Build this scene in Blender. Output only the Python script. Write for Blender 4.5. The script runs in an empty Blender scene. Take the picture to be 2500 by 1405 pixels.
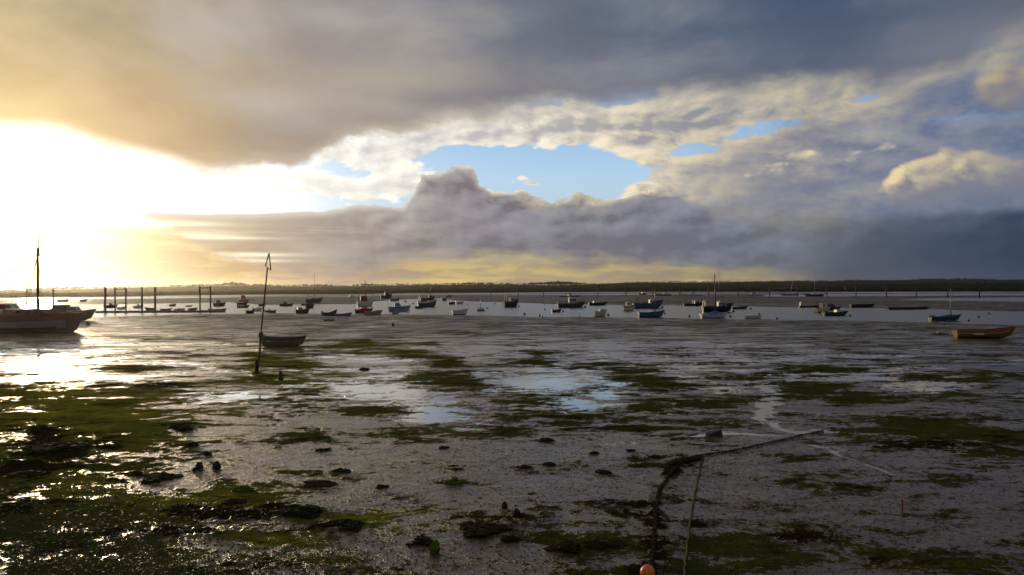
import bpy, bmesh, math, random
import numpy as np
from mathutils import Matrix, Vector
R = math.radians
random.seed(7)
scene = bpy.context.scene
COL = scene.collection

# ------------------------------------------------------------------ camera
F = 1785.0                     # focal length in pixels of a 2500 px wide picture
HC = 5.5                       # eye height over the mud (the photographer stands on a quay)
ROLL = R(0.49)
RIGHT = Vector((math.cos(ROLL), 0, -math.sin(ROLL)))
UP = Vector((math.sin(ROLL), 0, math.cos(ROLL)))
FWD = Vector((0, 1, 0))
cam = bpy.data.cameras.new('camera')
cam.sensor_width = 36
cam.lens = 36 * F / 2500
cam.clip_start = 0.1
cam.clip_end = 30000
camo = bpy.data.objects.new('camera', cam)
COL.objects.link(camo)
m = Matrix.Identity(4)
for i in range(3):
    m[i][0] = RIGHT[i]; m[i][1] = UP[i]; m[i][2] = -FWD[i]
m[0][3], m[1][3], m[2][3] = 0, 0, HC
camo.matrix_world = m
scene.camera = camo

def ray(px, py):
    u = (px - 1250) / F; v = (702.5 - py) / F
    return FWD + RIGHT * u + UP * v
def ground(px, py, z=0.0):
    """the point of the horizontal plane at height z seen at a spot of the photograph"""
    d = ray(px, py)
    if d.z > -1e-5: d.z = -1e-5
    k = (z - HC) / d.z
    return Vector((d.x * k, d.y * k, z))
def at_dist(px, py, Y):
    d = ray(px, py); k = Y / d.y
    return Vector((d.x * k, Y, HC + d.z * k))
def azel(px, py):
    d = ray(px, py).normalized()
    return math.degrees(math.atan2(d.x, d.y)), math.degrees(math.asin(d.z))

def lin(c):
    c = c / 255.0
    return c / 12.92 if c <= 0.04045 else ((c + 0.055) / 1.055) ** 2.4
def C(r, g, b): return (lin(r), lin(g), lin(b), 1.0)

# ------------------------------------------------------------------ node expressions
class X:
    """a value in a node tree that can be added, multiplied ... like a number"""
    nt = None
    def __init__(s, sock): s.s = sock
    @staticmethod
    def node(t, **k):
        n = X.nt.nodes.new(t)
        for a, b in k.items(): setattr(n, a, b)
        return n
    @staticmethod
    def put(sock, v):
        if isinstance(v, X): X.nt.links.new(v.s, sock)
        elif isinstance(v, (tuple, list)): sock.default_value = v
        else: sock.default_value = v
    @staticmethod
    def math(op, a, b=None, c=None, clamp=False):
        n = X.node('ShaderNodeMath', operation=op, use_clamp=clamp)
        X.put(n.inputs[0], a)
        if b is not None: X.put(n.inputs[1], b)
        if c is not None: X.put(n.inputs[2], c)
        return X(n.outputs[0])
    def __add__(a, b): return X.math('ADD', a, b)
    __radd__ = __add__
    def __sub__(a, b): return X.math('SUBTRACT', a, b)
    def __rsub__(a, b): return X.math('SUBTRACT', b, a)
    def __mul__(a, b): return X.math('MULTIPLY', a, b)
    __rmul__ = __mul__
    def __truediv__(a, b): return X.math('DIVIDE', a, b)
    def __rtruediv__(a, b): return X.math('DIVIDE', b, a)
    def __neg__(a): return X.math('MULTIPLY', a, -1.0)
def xmin(a, b): return X.math('MINIMUM', a, b)
def xmax(a, b): return X.math('MAXIMUM', a, b)
def clamp01(a): return X.math('ADD', a, 0.0, clamp=True)
def xexp(a): return X.math('EXPONENT', a)
def sstep(e0, e1, x):
    n = X.node('ShaderNodeMapRange', interpolation_type='SMOOTHSTEP')
    X.put(n.inputs[0], x); X.put(n.inputs[1], e0); X.put(n.inputs[2], e1)
    n.inputs[3].default_value = 0; n.inputs[4].default_value = 1
    return X(n.outputs[0])
def vec(x, y, z=0.0):
    n = X.node('ShaderNodeCombineXYZ')
    for i, v in enumerate((x, y, z)): X.put(n.inputs[i], v)
    return X(n.outputs[0])
def sep(v):
    n = X.node('ShaderNodeSeparateXYZ'); X.put(n.inputs[0], v)
    return [X(o) for o in n.outputs]
def noise(v, scale=1.0, detail=4.0, rough=0.5, lac=2.0, dist=0.0, color=False):
    n = X.node('ShaderNodeTexNoise', noise_dimensions='3D')
    X.put(n.inputs['Vector'], v); n.inputs['Scale'].default_value = scale
    n.inputs['Detail'].default_value = detail; n.inputs['Roughness'].default_value = rough
    n.inputs['Lacunarity'].default_value = lac; n.inputs['Distortion'].default_value = dist
    return X(n.outputs[1 if color else 0])
def mixc(f, a, b, mode='MIX'):
    n = X.node('ShaderNodeMix', data_type='RGBA', blend_type=mode)
    X.put(n.inputs[0], f)
    X.put(n.inputs[6], a); X.put(n.inputs[7], b)
    return X(n.outputs[2])
def scalec(col, k):
    n = X.node('ShaderNodeVectorMath', operation='SCALE')
    X.put(n.inputs[0], col); X.put(n.inputs[3], k)
    return X(n.outputs[0])
def addc(a, b):
    n = X.node('ShaderNodeVectorMath', operation='ADD')
    X.put(n.inputs[0], a); X.put(n.inputs[1], b)
    return X(n.outputs[0])
def rgb(c):
    n = X.node('ShaderNodeRGB'); n.outputs[0].default_value = c
    return X(n.outputs[0])
def ramp(f, stops, interp='LINEAR'):
    n = X.node('ShaderNodeValToRGB'); r = n.color_ramp; r.interpolation = interp
    while len(r.elements) > 1: r.elements.remove(r.elements[-1])
    for i, (p, c) in enumerate(stops):
        e = r.elements[0] if i == 0 else r.elements.new(p)
        e.position = p; e.color = c
    X.put(n.inputs[0], f)
    return X(n.outputs[0])
def fcurve(f, pts):
    n = X.node('ShaderNodeFloatCurve'); cu = n.mapping.curves[0]
    n.mapping.use_clip = False; n.mapping.extend = 'HORIZONTAL'
    pts = sorted(pts)
    while len(cu.points) < len(pts): cu.points.new(0.5, 0.5)
    for p, (a, b) in zip(cu.points, pts): p.location = (a, b); p.handle_type = 'AUTO'
    n.mapping.update()
    X.put(n.inputs['Value'], f)
    return X(n.outputs[0])
# ------------------------------------------------------------------ sky
SUN_AZ, SUN_EL = azel(100, 560)
SUNV = Vector((math.sin(R(SUN_AZ)) * math.cos(R(SUN_EL)), math.cos(R(SUN_AZ)) * math.cos(R(SUN_EL)), math.sin(R(SUN_EL))))
world = bpy.data.worlds.new('World'); scene.world = world
world.use_nodes = True
wt = world.node_tree; wt.nodes.clear(); X.nt = wt
tc = X.node('ShaderNodeTexCoord')
D = X(tc.outputs['Generated'])
dx, dy, dz = sep(D)
AZ = X.math('ARCTAN2', dx, dy) * 57.29578
EL = X.math('ARCSINE', xmin(xmax(dz, -0.999), 0.999)) * 57.29578
a01 = clamp01(AZ / 90.0 + 0.5)                     # -45..45 degrees of azimuth
def A(px, py=500): return azel(px, py)[0] / 90.0 + 0.5
def edge(pts):
    """height (degrees) of a cloud edge along the azimuth"""
    q = []
    for px, py in pts:
        a, e = azel(px, py); q.append((a / 90 + 0.5, e / 40))
    return fcurve(a01, q) * 40.0
def azramp(pts, py=400):
    return ramp(a01, [(A(px, py), C(*c)) for px, c in pts], 'LINEAR')
dn = X.node('ShaderNodeVectorMath', operation='DOT_PRODUCT')
X.put(dn.inputs[0], D); dn.inputs[1].default_value = SUNV
ANG = X.math('ARCCOSINE', xmin(X(dn.outputs['Value']), 0.99999)) * 57.29578

def blob(px, py, rx, ry):
    """soft elliptical patch of sky round a direction, radii in pixels of the photograph"""
    a, e = azel(px, py); k = 31.0
    u = (AZ - a) * (k / rx); v = (EL - e) * (k / ry)
    return xexp(-(u * u + v * v))

def puffs(v, scale, detail=2.0):
    n = X.node('ShaderNodeTexVoronoi', feature='SMOOTH_F1', voronoi_dimensions='2D')
    X.put(n.inputs['Vector'], v); n.inputs['Scale'].default_value = scale; n.inputs['Detail'].default_value = detail
    n.inputs['Roughness'].default_value = 0.45; n.inputs['Smoothness'].default_value = 0.35
    return 1.0 - X(n.outputs['Distance'])
P = vec(AZ * 0.10, EL * 0.17, 0.0)                 # low clouds: about as tall as wide
# --- clear air
clear = ramp(clamp01(EL / 30.0), [(0.0, C(216, 182, 112)), (0.055, C(214, 190, 120)), (0.085, C(190, 186, 150)), (0.14, C(190, 208, 220)),
                           (0.28, C(180, 212, 240)), (0.40, C(150, 194, 236)), (0.52, C(104, 156, 222)), (1.0, C(70, 110, 180))])
sk = X.node('ShaderNodeTexSky', sky_type='NISHITA')
sk.sun_disc = False; sk.sun_elevation = R(SUN_EL); sk.sun_rotation = R(SUN_AZ)
sk.altitude = 0; sk.air_density = 1.0; sk.dust_density = 1.5; sk.ozone_density = 1.0
NIS = scalec(X(sk.outputs[0]), 0.1)
clear = addc(scalec(clear, 0.92), scalec(NIS, 0.10))
clear = mixc(sstep(14.0, 40.0, AZ) * 0.45, clear, C(104, 152, 218))
warm = C(255, 232, 180); white = (1.0, 0.96, 0.86, 1)
glow = xexp(ANG * ANG * (-1.0 / 90.0)) * 4.0 + xexp(ANG * -0.135) * 2.2
clear = addc(clear, scalec(rgb(white), glow))
# --- thin broken cloud in the gap (white on the sun's side, cream on the other)
def thinfield(da, de):
    w = noise(vec((AZ + da) * 0.09, (EL + de) * 0.18, 9.0), 1.0, 3, 0.5)
    v = vec((AZ + da) * 0.15 + w * 1.1, (EL + de) * 0.29 + w * 0.6, 3.1)
    return noise(v, 1.2, 10, 0.62, 2.05, 0.25) * 0.70 + puffs(v, 2.2, 3.0) * 0.30
n1 = thinfield(0.0, 0.0)
gapm = blob(1330, 288, 330, 36) * 0.75 + blob(1060, 330, 120, 26) * 0.4 + blob(900, 365, 200, 48) * 0.62 + blob(1400, 325, 260, 34) * 0.66 + blob(1560, 350, 110, 44) * 0.45 + blob(780, 450, 260, 26) * 0.42 + blob(960, 460, 150, 26) * 0.42 + blob(860, 400, 160, 30) * 0.25 + blob(1270, 432, 22, 10) * 0.5 + blob(1305, 448, 26, 12) * 0.6 + blob(1180, 408, 40, 10) * 0.3 + blob(600, 440, 200, 30) * 0.3 \
     + sstep(7.0, 14.0, AZ) * 0.62 + blob(1600, 450, 120, 30) * 0.3 \
     - blob(1300, 405, 180, 30) * 0.50 - blob(1470, 415, 100, 26) * 0.50 - blob(1110, 370, 70, 14) * 0.4 - blob(1690, 366, 75, 22) * 0.72 - blob(1800, 332, 55, 14) * 0.5 - blob(1910, 300, 80, 12) * 0.62 - blob(2450, 280, 90, 16) * 0.72 - blob(2330, 290, 60, 8) * 0.4
thin_d = gapm + (n1 - 0.53) * 1.7
thin_m = sstep(0.05, 0.24, thin_d)
n1s = thinfield(-0.5, 0.35)
thick = sstep(0.25, 0.85, thin_d)
thin_l = clamp01((n1 - n1s) * 3.4 + 0.78 - thick * 0.60 + (noise(vec(AZ * 0.4, EL * 0.7, 2.2), 1.5, 8, 0.65) - 0.5) * 0.7)
thin_hi = azramp([(200, (255, 252, 244)), (900, (255, 252, 242)), (1250, (254, 247, 228)), (1500, (246, 232, 204)), (1700, (226, 212, 182)), (2100, (204, 190, 160)), (2500, (176, 166, 146))])
thin_lo = azramp([(200, (246, 234, 212)), (900, (206, 202, 202)), (1250, (188, 184, 184)), (1500, (166, 162, 162)), (1700, (146, 148, 156)), (2100, (124, 131, 148)), (2500, (106, 118, 142))])
sky = mixc(thin_m, clear, addc(mixc(thin_l, thin_lo, thin_hi), scalec(rgb(white), glow * 0.45)))
# --- grey-blue cloud filling the east side behind the cumulus
vn = noise(vec(AZ * 0.09, EL * 0.22, 5.0), 1.6, 10, 0.62, 2.1, 0.3)
bfine0 = noise(vec(AZ * 0.3, EL * 0.6, 12.0), 1.4, 8, 0.64) - 0.5
veil = sstep(10.0, 20.0, AZ + (vn - 0.5) * 14.0) * sstep(13.6, 8.2, EL + (vn - 0.5) * 7.0 - (AZ - 18.0) * 0.16)
veilc = mixc(sstep(0.34, 0.66, vn + bfine0 * 0.4), azramp([(1500, (138, 136, 144)), (1900, (118, 124, 144)), (2300, (96, 110, 142)), (2500, (86, 104, 140))]), azramp([(1500, (192, 182, 162)), (1900, (166, 160, 154)), (2200, (140, 144, 156)), (2500, (122, 132, 152))]))
crm = clamp01((blob(1700, 405, 200, 24) + blob(1960, 395, 130, 18) * 0.8 + blob(2130, 360, 90, 14) * 0.7 + blob(1560, 440, 90, 24) * 0.9 + blob(1830, 430, 60, 14) * 0.7) * sstep(0.40, 0.62, n1) * 1.5)
veilc = mixc(crm * 0.85, veilc, C(226, 212, 178))
sky = mixc(veil * 0.94, sky, veilc)
# --- low bank of cumulus above the far shore
top = edge([(150, 515), (260, 515), (420, 516), (640, 518), (830, 505), (900, 492), (985, 478), (1030, 425), (1075, 404), (1130, 398), (1180, 425), (1205, 455), (1290, 462), (1330, 466), (1400, 462), (1460, 466),
            (1500, 478), (1560, 452), (1640, 436), (1690, 452), (1760, 476), (1850, 492), (1950, 500), (2100, 512), (2300, 520), (2500, 524)])
bot = edge([(150, 545), (270, 524), (400, 560), (520, 612), (640, 645), (760, 668), (880, 660), (1000, 628), (1200, 618), (1400, 636), (1600, 640), (1750, 650), (1900, 662), (2000, 690), (2080, 730), (2500, 740)])
def bankfield(da, de):
    w = noise(vec((AZ + da) * 0.10, (EL + de) * 0.17, 0.0), 2.0, 9, 0.58)
    v = vec((AZ + da) * 0.10 + w * 0.35, (EL + de) * 0.16 + w * 0.2, 0.0)
    return w * 0.62 + puffs(v, 3.2, 4.0) * 0.38
nb = bankfield(0.0, 0.0)
nb2 = bankfield(-0.5, 0.45)
nbig = noise(vec(AZ * 0.05, EL * 0.16, 7.7), 2.4, 6, 0.55)
wob = sstep(-17.0, -6.0, AZ)                       # flat and streaky towards the sun, billowing elsewhere
bd = top - EL + (nb - 0.55) * (wob * 3.0 + 0.2)
bsoft = sstep(9.0, 22.0, AZ)
bank_m = sstep(bsoft * -2.6, bsoft * 3.6 + 0.16, bd)
sn = noise(vec(AZ * 0.05, EL * 0.9, 2.0), 1.4, 5, 0.55)
bot_m = sstep(-0.55, 0.95, EL - bot + 0.50 + (sn - 0.5) * 1.5 + (nb - 0.55) * 1.4 + bfine0 * 1.8)
bank_c = azramp([(200, (255, 236, 196)), (330, (232, 204, 156)), (480, (206, 178, 138)), (650, (178, 158, 140)), (850, (156, 144, 138)), (1100, (130, 122, 127)), (1400, (119, 116, 125)), (1700, (110, 112, 126)), (2000, (100, 105, 120)), (2300, (84, 93, 110)), (2500, (70, 82, 103))], 560)
bank_hi = azramp([(200, (255, 246, 220)), (650, (214, 196, 172)), (950, (196, 186, 180)), (1150, (164, 162, 168)), (1400, (152, 152, 162)), (1700, (146, 149, 162)), (2000, (128, 134, 148)), (2500, (104, 115, 136))], 560)
bl = (nb - nb2) * 2.7 * wob * (0.45 + 0.55 * sstep(3.4, 0.4, bd))
bfine = noise(vec(AZ * 0.22, EL * 0.42, 12.0), 2.0, 9, 0.64) - 0.5
bank_l = clamp01(bfine * 0.6 * wob + bl + 0.38 + (nbig - 0.5) * 1.6 - sstep(1.2, 5.0, bd) * 0.25)
bank = mixc(bank_l, bank_c, bank_hi)
bank = mixc(sstep(0.30, 0.0, bank_l) * 0.30, bank, scalec(bank_c, 0.80))
rimw = sstep(0.75, 0.0, bd) * sstep(20.0, 4.0, AZ) * (0.45 + clamp01(bl * 1.3)) 
rim = azramp([(200, (255, 255, 245)), (900, (255, 252, 240)), (1250, (238, 226, 198)), (1700, (214, 200, 168)), (2500, (150, 150, 160))], 480)
bank = mixc(clamp01(rimw), bank, rim)
# sunlit heads standing along the bank
for hx, hy, hr, hs in ((1450, 485, 34, 22), (1310, 492, 40, 16), (1560, 462, 60, 16), (1640, 445, 40, 12), (1790, 462, 40, 10)):
    bank = mixc(clamp01(blob(hx, hy, hr, hs) * 1.1 * clamp01(bl * 1.6 + 0.62)), bank, C(222, 208, 178) if hx > 1200 else C(250, 246, 236))
streak = sstep(0.55, 0.80, sn + sstep(-16.0, -30.0, AZ) * 0.16) * sstep(-8.0, -20.0, AZ) * sstep(6.4, 4.6, EL)
bank = mixc(streak * 0.9, bank, C(255, 240, 200))
for gx, gy, gr, gs in ((400, 545, 110, 6), (500, 580, 110, 4), (470, 575, 60, 4), (420, 636, 130, 12), (560, 622, 120, 5), (580, 637, 90, 4)):
    bank = mixc(clamp01(blob(gx, gy, gr, gs) * 1.6), bank, C(255, 246, 214))
bank = addc(bank, scalec(rgb(warm), xexp(ANG * ANG * (-1.0 / 13.0)) * 2.4))
# --- air under the bank: yellow, with small ragged clouds
lown = noise(vec(AZ * 0.09, EL * 0.42, 11.0), 2.6, 6, 0.55, 2.0, 0.3)
lowc = azramp([(100, (255, 244, 214)), (350, (252, 232, 178)), (560, (232, 200, 138)), (760, (196, 170, 134)), (900, (184, 160, 126)), (1050, (206, 182, 120)), (1300, (204, 180, 122)), (1550, (184, 166, 120)), (1800, (162, 150, 112)), (1960, (142, 136, 112)), (2040, (112, 110, 108)), (2160, (84, 92, 108)), (2500, (52, 66, 92))], 660)
lowd = azramp([(100, (255, 236, 190)), (560, (206, 172, 124)), (800, (168, 148, 134)), (1050, (172, 152, 124)), (1400, (170, 152, 122)), (1800, (140, 130, 116)), (2040, (98, 98, 104)), (2160, (78, 87, 106)), (2500, (48, 62, 90))], 660)
lowcol = mixc(sstep(0.42, 0.62, lown), lowd, lowc)
lowcol = mixc(sstep(0.6, 0.75, lown + (EL - 1.2) * -0.05) * sstep(2.4, 0.8, EL) * sstep(-14.0, -4.0, AZ) * sstep(26.0, 16.0, AZ) * 0.8, lowcol, C(222, 196, 130))
lowcol = mixc(sstep(0.40, 0.30, lown) * sstep(1.4, 2.2, EL) * sstep(-6.0, 0.0, AZ) * sstep(22.0, 12.0, AZ) * 0.6, lowcol, C(150, 138, 126))
lowcol = mixc(sstep(1.5, 2.3, EL + (lown - 0.5) * 0.6) * sstep(-9.0, -3.0, AZ) * sstep(16.0, 8.0, AZ) * 0.55, lowcol, C(182, 180, 144))
lowm = sstep(5.2, 4.2, EL)
low_glow = addc(lowcol, scalec(rgb(warm), xexp(ANG * ANG * (-1.0 / 30.0)) * 1.2))
sky = mixc(lowm, sky, low_glow)
sky = mixc(bank_m * bot_m, sky, bank)
# --- rain falling from the bank on the east side
rain = sstep(19.5, 25.5, AZ + (EL - 2.0) * -0.9 + (noise(vec(AZ * 0.5, EL * 0.06, 1.0), 1.0, 3, 0.5) - 0.5) * 3.0) * sstep(5.0, 2.6, EL)
sky = mixc(rain * 0.85, sky, azramp([(1900, (104, 104, 110)), (2060, (80, 85, 98)), (2250, (64, 75, 96)), (2500, (48, 62, 86))], 660))
# --- bright cumulus standing on the right
def cumulus(sky, blobs, seed, hi, lo, k, sharp):
    f = None
    for b in blobs:
        q = blob(*b[:4]) * b[4]
        f = q if f is None else f + q
    def fld(da, de):
        w = noise(vec((AZ + da) * 0.10, (EL + de) * 0.15, seed), k * 0.7, 5, 0.5)
        return w * 0.55 + puffs(vec((AZ + da) * 0.10 + w * 0.3, (EL + de) * 0.13 + w * 0.2 + seed, 0.0), k, 3.0) * 0.45
    nn = fld(0.0, 0.0); ns = fld(-0.5, 0.4)
    fs = f + (nn - 0.55) * 1.1
    mk = sstep(0.34, 0.34 + sharp, fs)
    li = clamp01((nn - ns) * 2.4 + 0.72 - sstep(0.5, 1.1, fs) * 0.25)
    a0, e0 = azel(blobs[0][0], blobs[0][1])
    mk = mk * sstep(-4.6, -0.8, EL - e0 - (AZ - a0) * 0.12 + (nn - 0.55) * 3.0)
    li = li * sstep(-1.6, 0.8, EL - e0 - (AZ - a0) * 0.10 + (nn - 0.5) * 2.0) * sstep(9.0, -3.0, AZ - a0)
    return mixc(mk, sky, mixc(clamp01(li * 1.25), lo, hi))
sky = cumulus(sky, [(2250, 440, 75, 42, 0.95), (2330, 410, 90, 50, 0.8), (2430, 450, 110, 60, 0.85), (2310, 490, 150, 34, 0.7)], 21.0, rgb(C(232, 212, 168)), rgb(C(126, 128, 142)), 3.4, 0.34)
sky = cumulus(sky, [(2470, 205, 80, 44, 1.1), (2530, 230, 80, 44, 0.9)], 27.0, rgb(C(196, 178, 142)), rgb(C(126, 126, 136)), 2.6, 0.5)
sky = cumulus(sky, [(1990, 385, 60, 16, 0.75), (2180, 350, 80, 16, 0.6), (1810, 410, 46, 12, 0.6), (1960, 372, 40, 14, 0.4)], 31.0, rgb(C(230, 212, 170)), rgb(C(150, 150, 158)), 4.0, 0.5)
# --- the dark deck overhead
deck = edge([(-150, 300), (0, 335), (120, 342), (250, 378), (400, 408), (520, 424), (640, 414), (730, 404), (775, 378), (810, 358), (880, 345), (1000, 332), (1120, 308), (1250, 296), (1420, 290), (1600, 278), (1800, 258), (2000, 246), (2200, 234), (2330, 205), (2420, 150), (2560, 120)])
q = 1.0 / (xmax(dz, 0.0) + 0.10)
DK = vec(dx * q * 0.55 + dy * q * 0.10, dy * q * 0.42 - dx * q * 0.12, 0.0)
nd = noise(DK, 3.0, 7, 0.55, 2.1, 0.5)
ndl = noise(DK, 1.25, 4, 0.5, 2.0, 0.4)
nde = noise(vec(AZ * 0.11, EL * 0.2, 14.0), 2.2, 9, 0.6)
dd = EL - deck + (nde - 0.5) * (2.6 - sstep(-18.0, -26.0, AZ) * 1.8)
dsoft = sstep(-6.0, 12.0, AZ)
dsun = sstep(-18.0, -28.0, AZ)
deck_m = sstep(dsoft * -0.6 - 0.1 - dsun * 1.6, dsoft * 1.8 + 0.7 + dsun * 0.9, dd)
dk_edge = azramp([(0, (232, 204, 148)), (250, (212, 182, 134)), (520, (202, 174, 136)), (760, (176, 158, 140)), (1000, (156, 147, 141)), (1250, (132, 128, 135)), (1600, (114, 116, 128)), (2000, (102, 109, 126)), (2500, (110, 114, 126))], 300)
dk_top = azramp([(0, (178, 162, 134)), (250, (176, 160, 134)), (500, (174, 160, 142)), (760, (156, 148, 145)), (1000, (138, 137, 144)), (1250, (112, 117, 130)), (1600, (90, 102, 122)), (2000, (74, 91, 119)), (2500, (82, 94, 115))], 60)
dcol = mixc(sstep(11.0, 21.0, EL), dk_edge, dk_top)
dcol = mixc(sstep(0.46, 0.66, nd * 0.55 + ndl * 0.45) * 0.8, dcol, azramp([(0, (226, 200, 150)), (500, (196, 184, 168)), (1000, (176, 170, 162)), (1500, (140, 142, 150)), (2500, (124, 128, 140))], 200))
dcol = scalec(dcol, 1.0 + (nde - 0.5) * 0.35)
dcol = mixc(sstep(0.54, 0.30, nd * 0.5 + ndl * 0.5) * 0.6, dcol, scalec(dcol, 0.78))
dcol = mixc(clamp01(blob(950, 200, 260, 50) * 0.5), dcol, C(186, 174, 156))
dcol = mixc(clamp01(blob(640, 240, 160, 34) * 0.45 + blob(430, 70, 60, 50) * 0.4) , dcol, C(200, 188, 178))
dcol = mixc(clamp01(blob(820, 130, 130, 40) * 0.4 + blob(680, 330, 190, 50) * 0.3) , dcol, C(142, 132, 136))
dcol = mixc(clamp01(blob(1200, 245, 240, 26) * 0.45 + blob(1850, 245, 420, 30) * 0.40), dcol, C(112, 112, 126))
dcol = mixc(clamp01(blob(800, 40, 110, 26) * 0.35 + blob(560, 60, 120, 40) * 0.3 + blob(500, 140, 60, 40) * 0.25), dcol, C(192, 186, 184))
dcol = mixc(clamp01(blob(2330, 110, 160, 50) * 0.6), dcol, C(116, 118, 134))
drim = sstep(1.6, 0.0, dd) * sstep(2.0, -8.0, AZ) * 0.4 + sstep(2.2, 0.0, dd) * sstep(-14.0, 0.0, AZ) * 0.75
dcol = mixc(clamp01(drim), dcol, azramp([(0, (255, 236, 190)), (520, (238, 218, 182)), (900, (226, 214, 194)), (1400, (214, 206, 188)), (2000, (190, 182, 166)), (2500, (160, 156, 156))], 330))
dcol = addc(dcol, scalec(rgb(C(255, 226, 170)), xexp(ANG * ANG * (-1.0 / 40.0)) * 0.8))
sky = mixc(deck_m, sky, dcol)
# overhead and behind: unseen deck, its brightness set for fill on mud and hulls
sky = mixc(sstep(22.0, 45.0, EL), sky, mixc(ndl, C(108, 106, 106), C(140, 134, 126)))
sky = mixc(sstep(48.0, 80.0, X.math('ABSOLUTE', AZ)) * sstep(60.0, 30.0, EL) * 0.9, sky, mixc(ndl, C(92, 98, 112), C(124, 124, 128)))
# below the horizon (never seen: the ground reaches further)
sky = mixc(sstep(0.0, -2.0, EL), sky, C(90, 84, 76))
bgn = X.node('ShaderNodeBackground')
X.put(bgn.inputs[0], scalec(sky, 10.0)); bgn.inputs[1].default_value = 0.1
out = X.node('ShaderNodeOutputWorld')
wt.links.new(bgn.outputs[0], out.inputs[0])
sun = bpy.data.lights.new('sun', 'SUN'); sun.energy = 2.0; sun.angle = R(0.5); sun.color = (1.0, 0.76, 0.44)
so = bpy.data.objects.new('sun', sun); COL.objects.link(so)
so.rotation_euler = SUNV.to_track_quat('Z', 'Y').to_euler()
so.location = (0, 0, 60)
vs = scene.view_settings
vs.view_transform = 'Standard'; vs.look = 'None'; vs.exposure = 0; vs.gamma = 1; vs.use_curve_mapping = False

world.cycles.sampling_method = 'MANUAL'; world.cycles.sample_map_resolution = 512
# ------------------------------------------------------------------ helpers for meshes and materials
def link_mesh(name, verts, faces, mats=None, smooth=True, parent=None, mat_idx=None):
    me = bpy.data.meshes.new(name)
    me.from_pydata([tuple(v) for v in verts], [], [tuple(f) for f in faces])
    me.update()
    if smooth: me.polygons.foreach_set('use_smooth', [True] * len(me.polygons))
    for mt in (mats if isinstance(mats, (list, tuple)) else [mats]):
        if mt: me.materials.append(mt)
    if mat_idx is not None: me.polygons.foreach_set('material_index', mat_idx)
    o = bpy.data.objects.new(name, me); COL.objects.link(o)
    if parent is not None: o.parent = parent
    return o
def grid_mesh(name, V, nr, nc, mat):
    """one sheet from an array of nr x nc points"""
    me = bpy.data.meshes.new(name)
    me.vertices.add(nr * nc); me.vertices.foreach_set('co', V.reshape(-1).astype(np.float32))
    i = np.arange(nr * nc).reshape(nr, nc)
    q = np.stack([i[:-1, :-1], i[:-1, 1:], i[1:, 1:], i[1:, :-1]], -1).reshape(-1, 4)
    n = len(q)
    me.loops.add(n * 4); me.loops.foreach_set('vertex_index', q.reshape(-1).astype(np.int32))
    me.polygons.add(n); me.polygons.foreach_set('loop_start', (np.arange(n) * 4).astype(np.int32))
    me.update(calc_edges=True)
    me.polygons.foreach_set('use_smooth', np.ones(n, bool))
    me.materials.append(mat)
    o = bpy.data.objects.new(name, me); COL.objects.link(o)
    return o
def attr(o, name, a):
    at = o.data.attributes.new(name, 'FLOAT', 'POINT')
    at.data.foreach_set('value', a.reshape(-1).astype(np.float32))
def new_mat(name):
    mt = bpy.data.materials.new(name); mt.use_nodes = True
    nt = mt.node_tree; X.nt = nt
    b = nt.nodes['Principled BSDF']
    return mt, b
def attr_node(name):
    n = X.node('ShaderNodeAttribute', attribute_name=name)
    return X(n.outputs['Fac'])
def bump(h, strength, dist):
    n = X.node('ShaderNodeBump')
    X.put(n.inputs['Height'], h); X.put(n.inputs['Strength'], strength); X.put(n.inputs['Distance'], dist)
    return X(n.outputs[0])
def position():
    return X(X.node('ShaderNodeNewGeometry').outputs['Position'])
def tag(o, label=None, cat=None, group=None, kind=None):
    if label: o['label'] = label
    if cat: o['category'] = cat
    if group: o['group'] = group
    if kind: o['kind'] = kind
    return o

# ------------------------------------------------------------------ noise in numpy
def _h(ix, iy, s):
    n = (ix.astype(np.int64) * 374761393 + iy.astype(np.int64) * 668265263 + s * 974711) & 0xFFFFFFFF
    n = ((n ^ (n >> 13)) * 1274126177) & 0xFFFFFFFF
    return ((n ^ (n >> 16)) & 0xFFFF) / 65535.0
def gnoise(x, y, s):
    """gradient noise, about -0.7 .. 0.7"""
    ix = np.floor(x); iy = np.floor(y); fx = x - ix; fy = y - iy
    u = fx * fx * fx * (fx * (fx * 6 - 15) + 10); v = fy * fy * fy * (fy * (fy * 6 - 15) + 10)
    r = 0
    def g(ox, oy):
        a = _h(ix + ox, iy + oy, s) * 6.2831853
        return np.cos(a) * (fx - ox) + np.sin(a) * (fy - oy)
    a = g(0, 0); b = g(1, 0); c = g(0, 1); d = g(1, 1)
    return (a + (b - a) * u) * (1 - v) + (c + (d - c) * u) * v
def fbm(x, y, lam, s, oct=5, gain=0.5, spac=None):
    """fractal noise of wavelength lam (metres); octaves finer than the mesh spacing fade out"""
    r = np.zeros_like(x); w = 1.0; l = lam
    for k in range(oct):
        f = w
        if spac is not None: f = w * np.clip((l / spac - 1.0) / 1.5, 0, 1)
        r += f * gnoise(x / l + 17.3 * k, y / l - 9.1 * k, s + k * 31)
        w *= gain; l *= 0.5
    return r
def ss(e0, e1, x):
    t = np.clip((x - e0) / (e1 - e0), 0, 1); return t * t * (3 - 2 * t)

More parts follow.
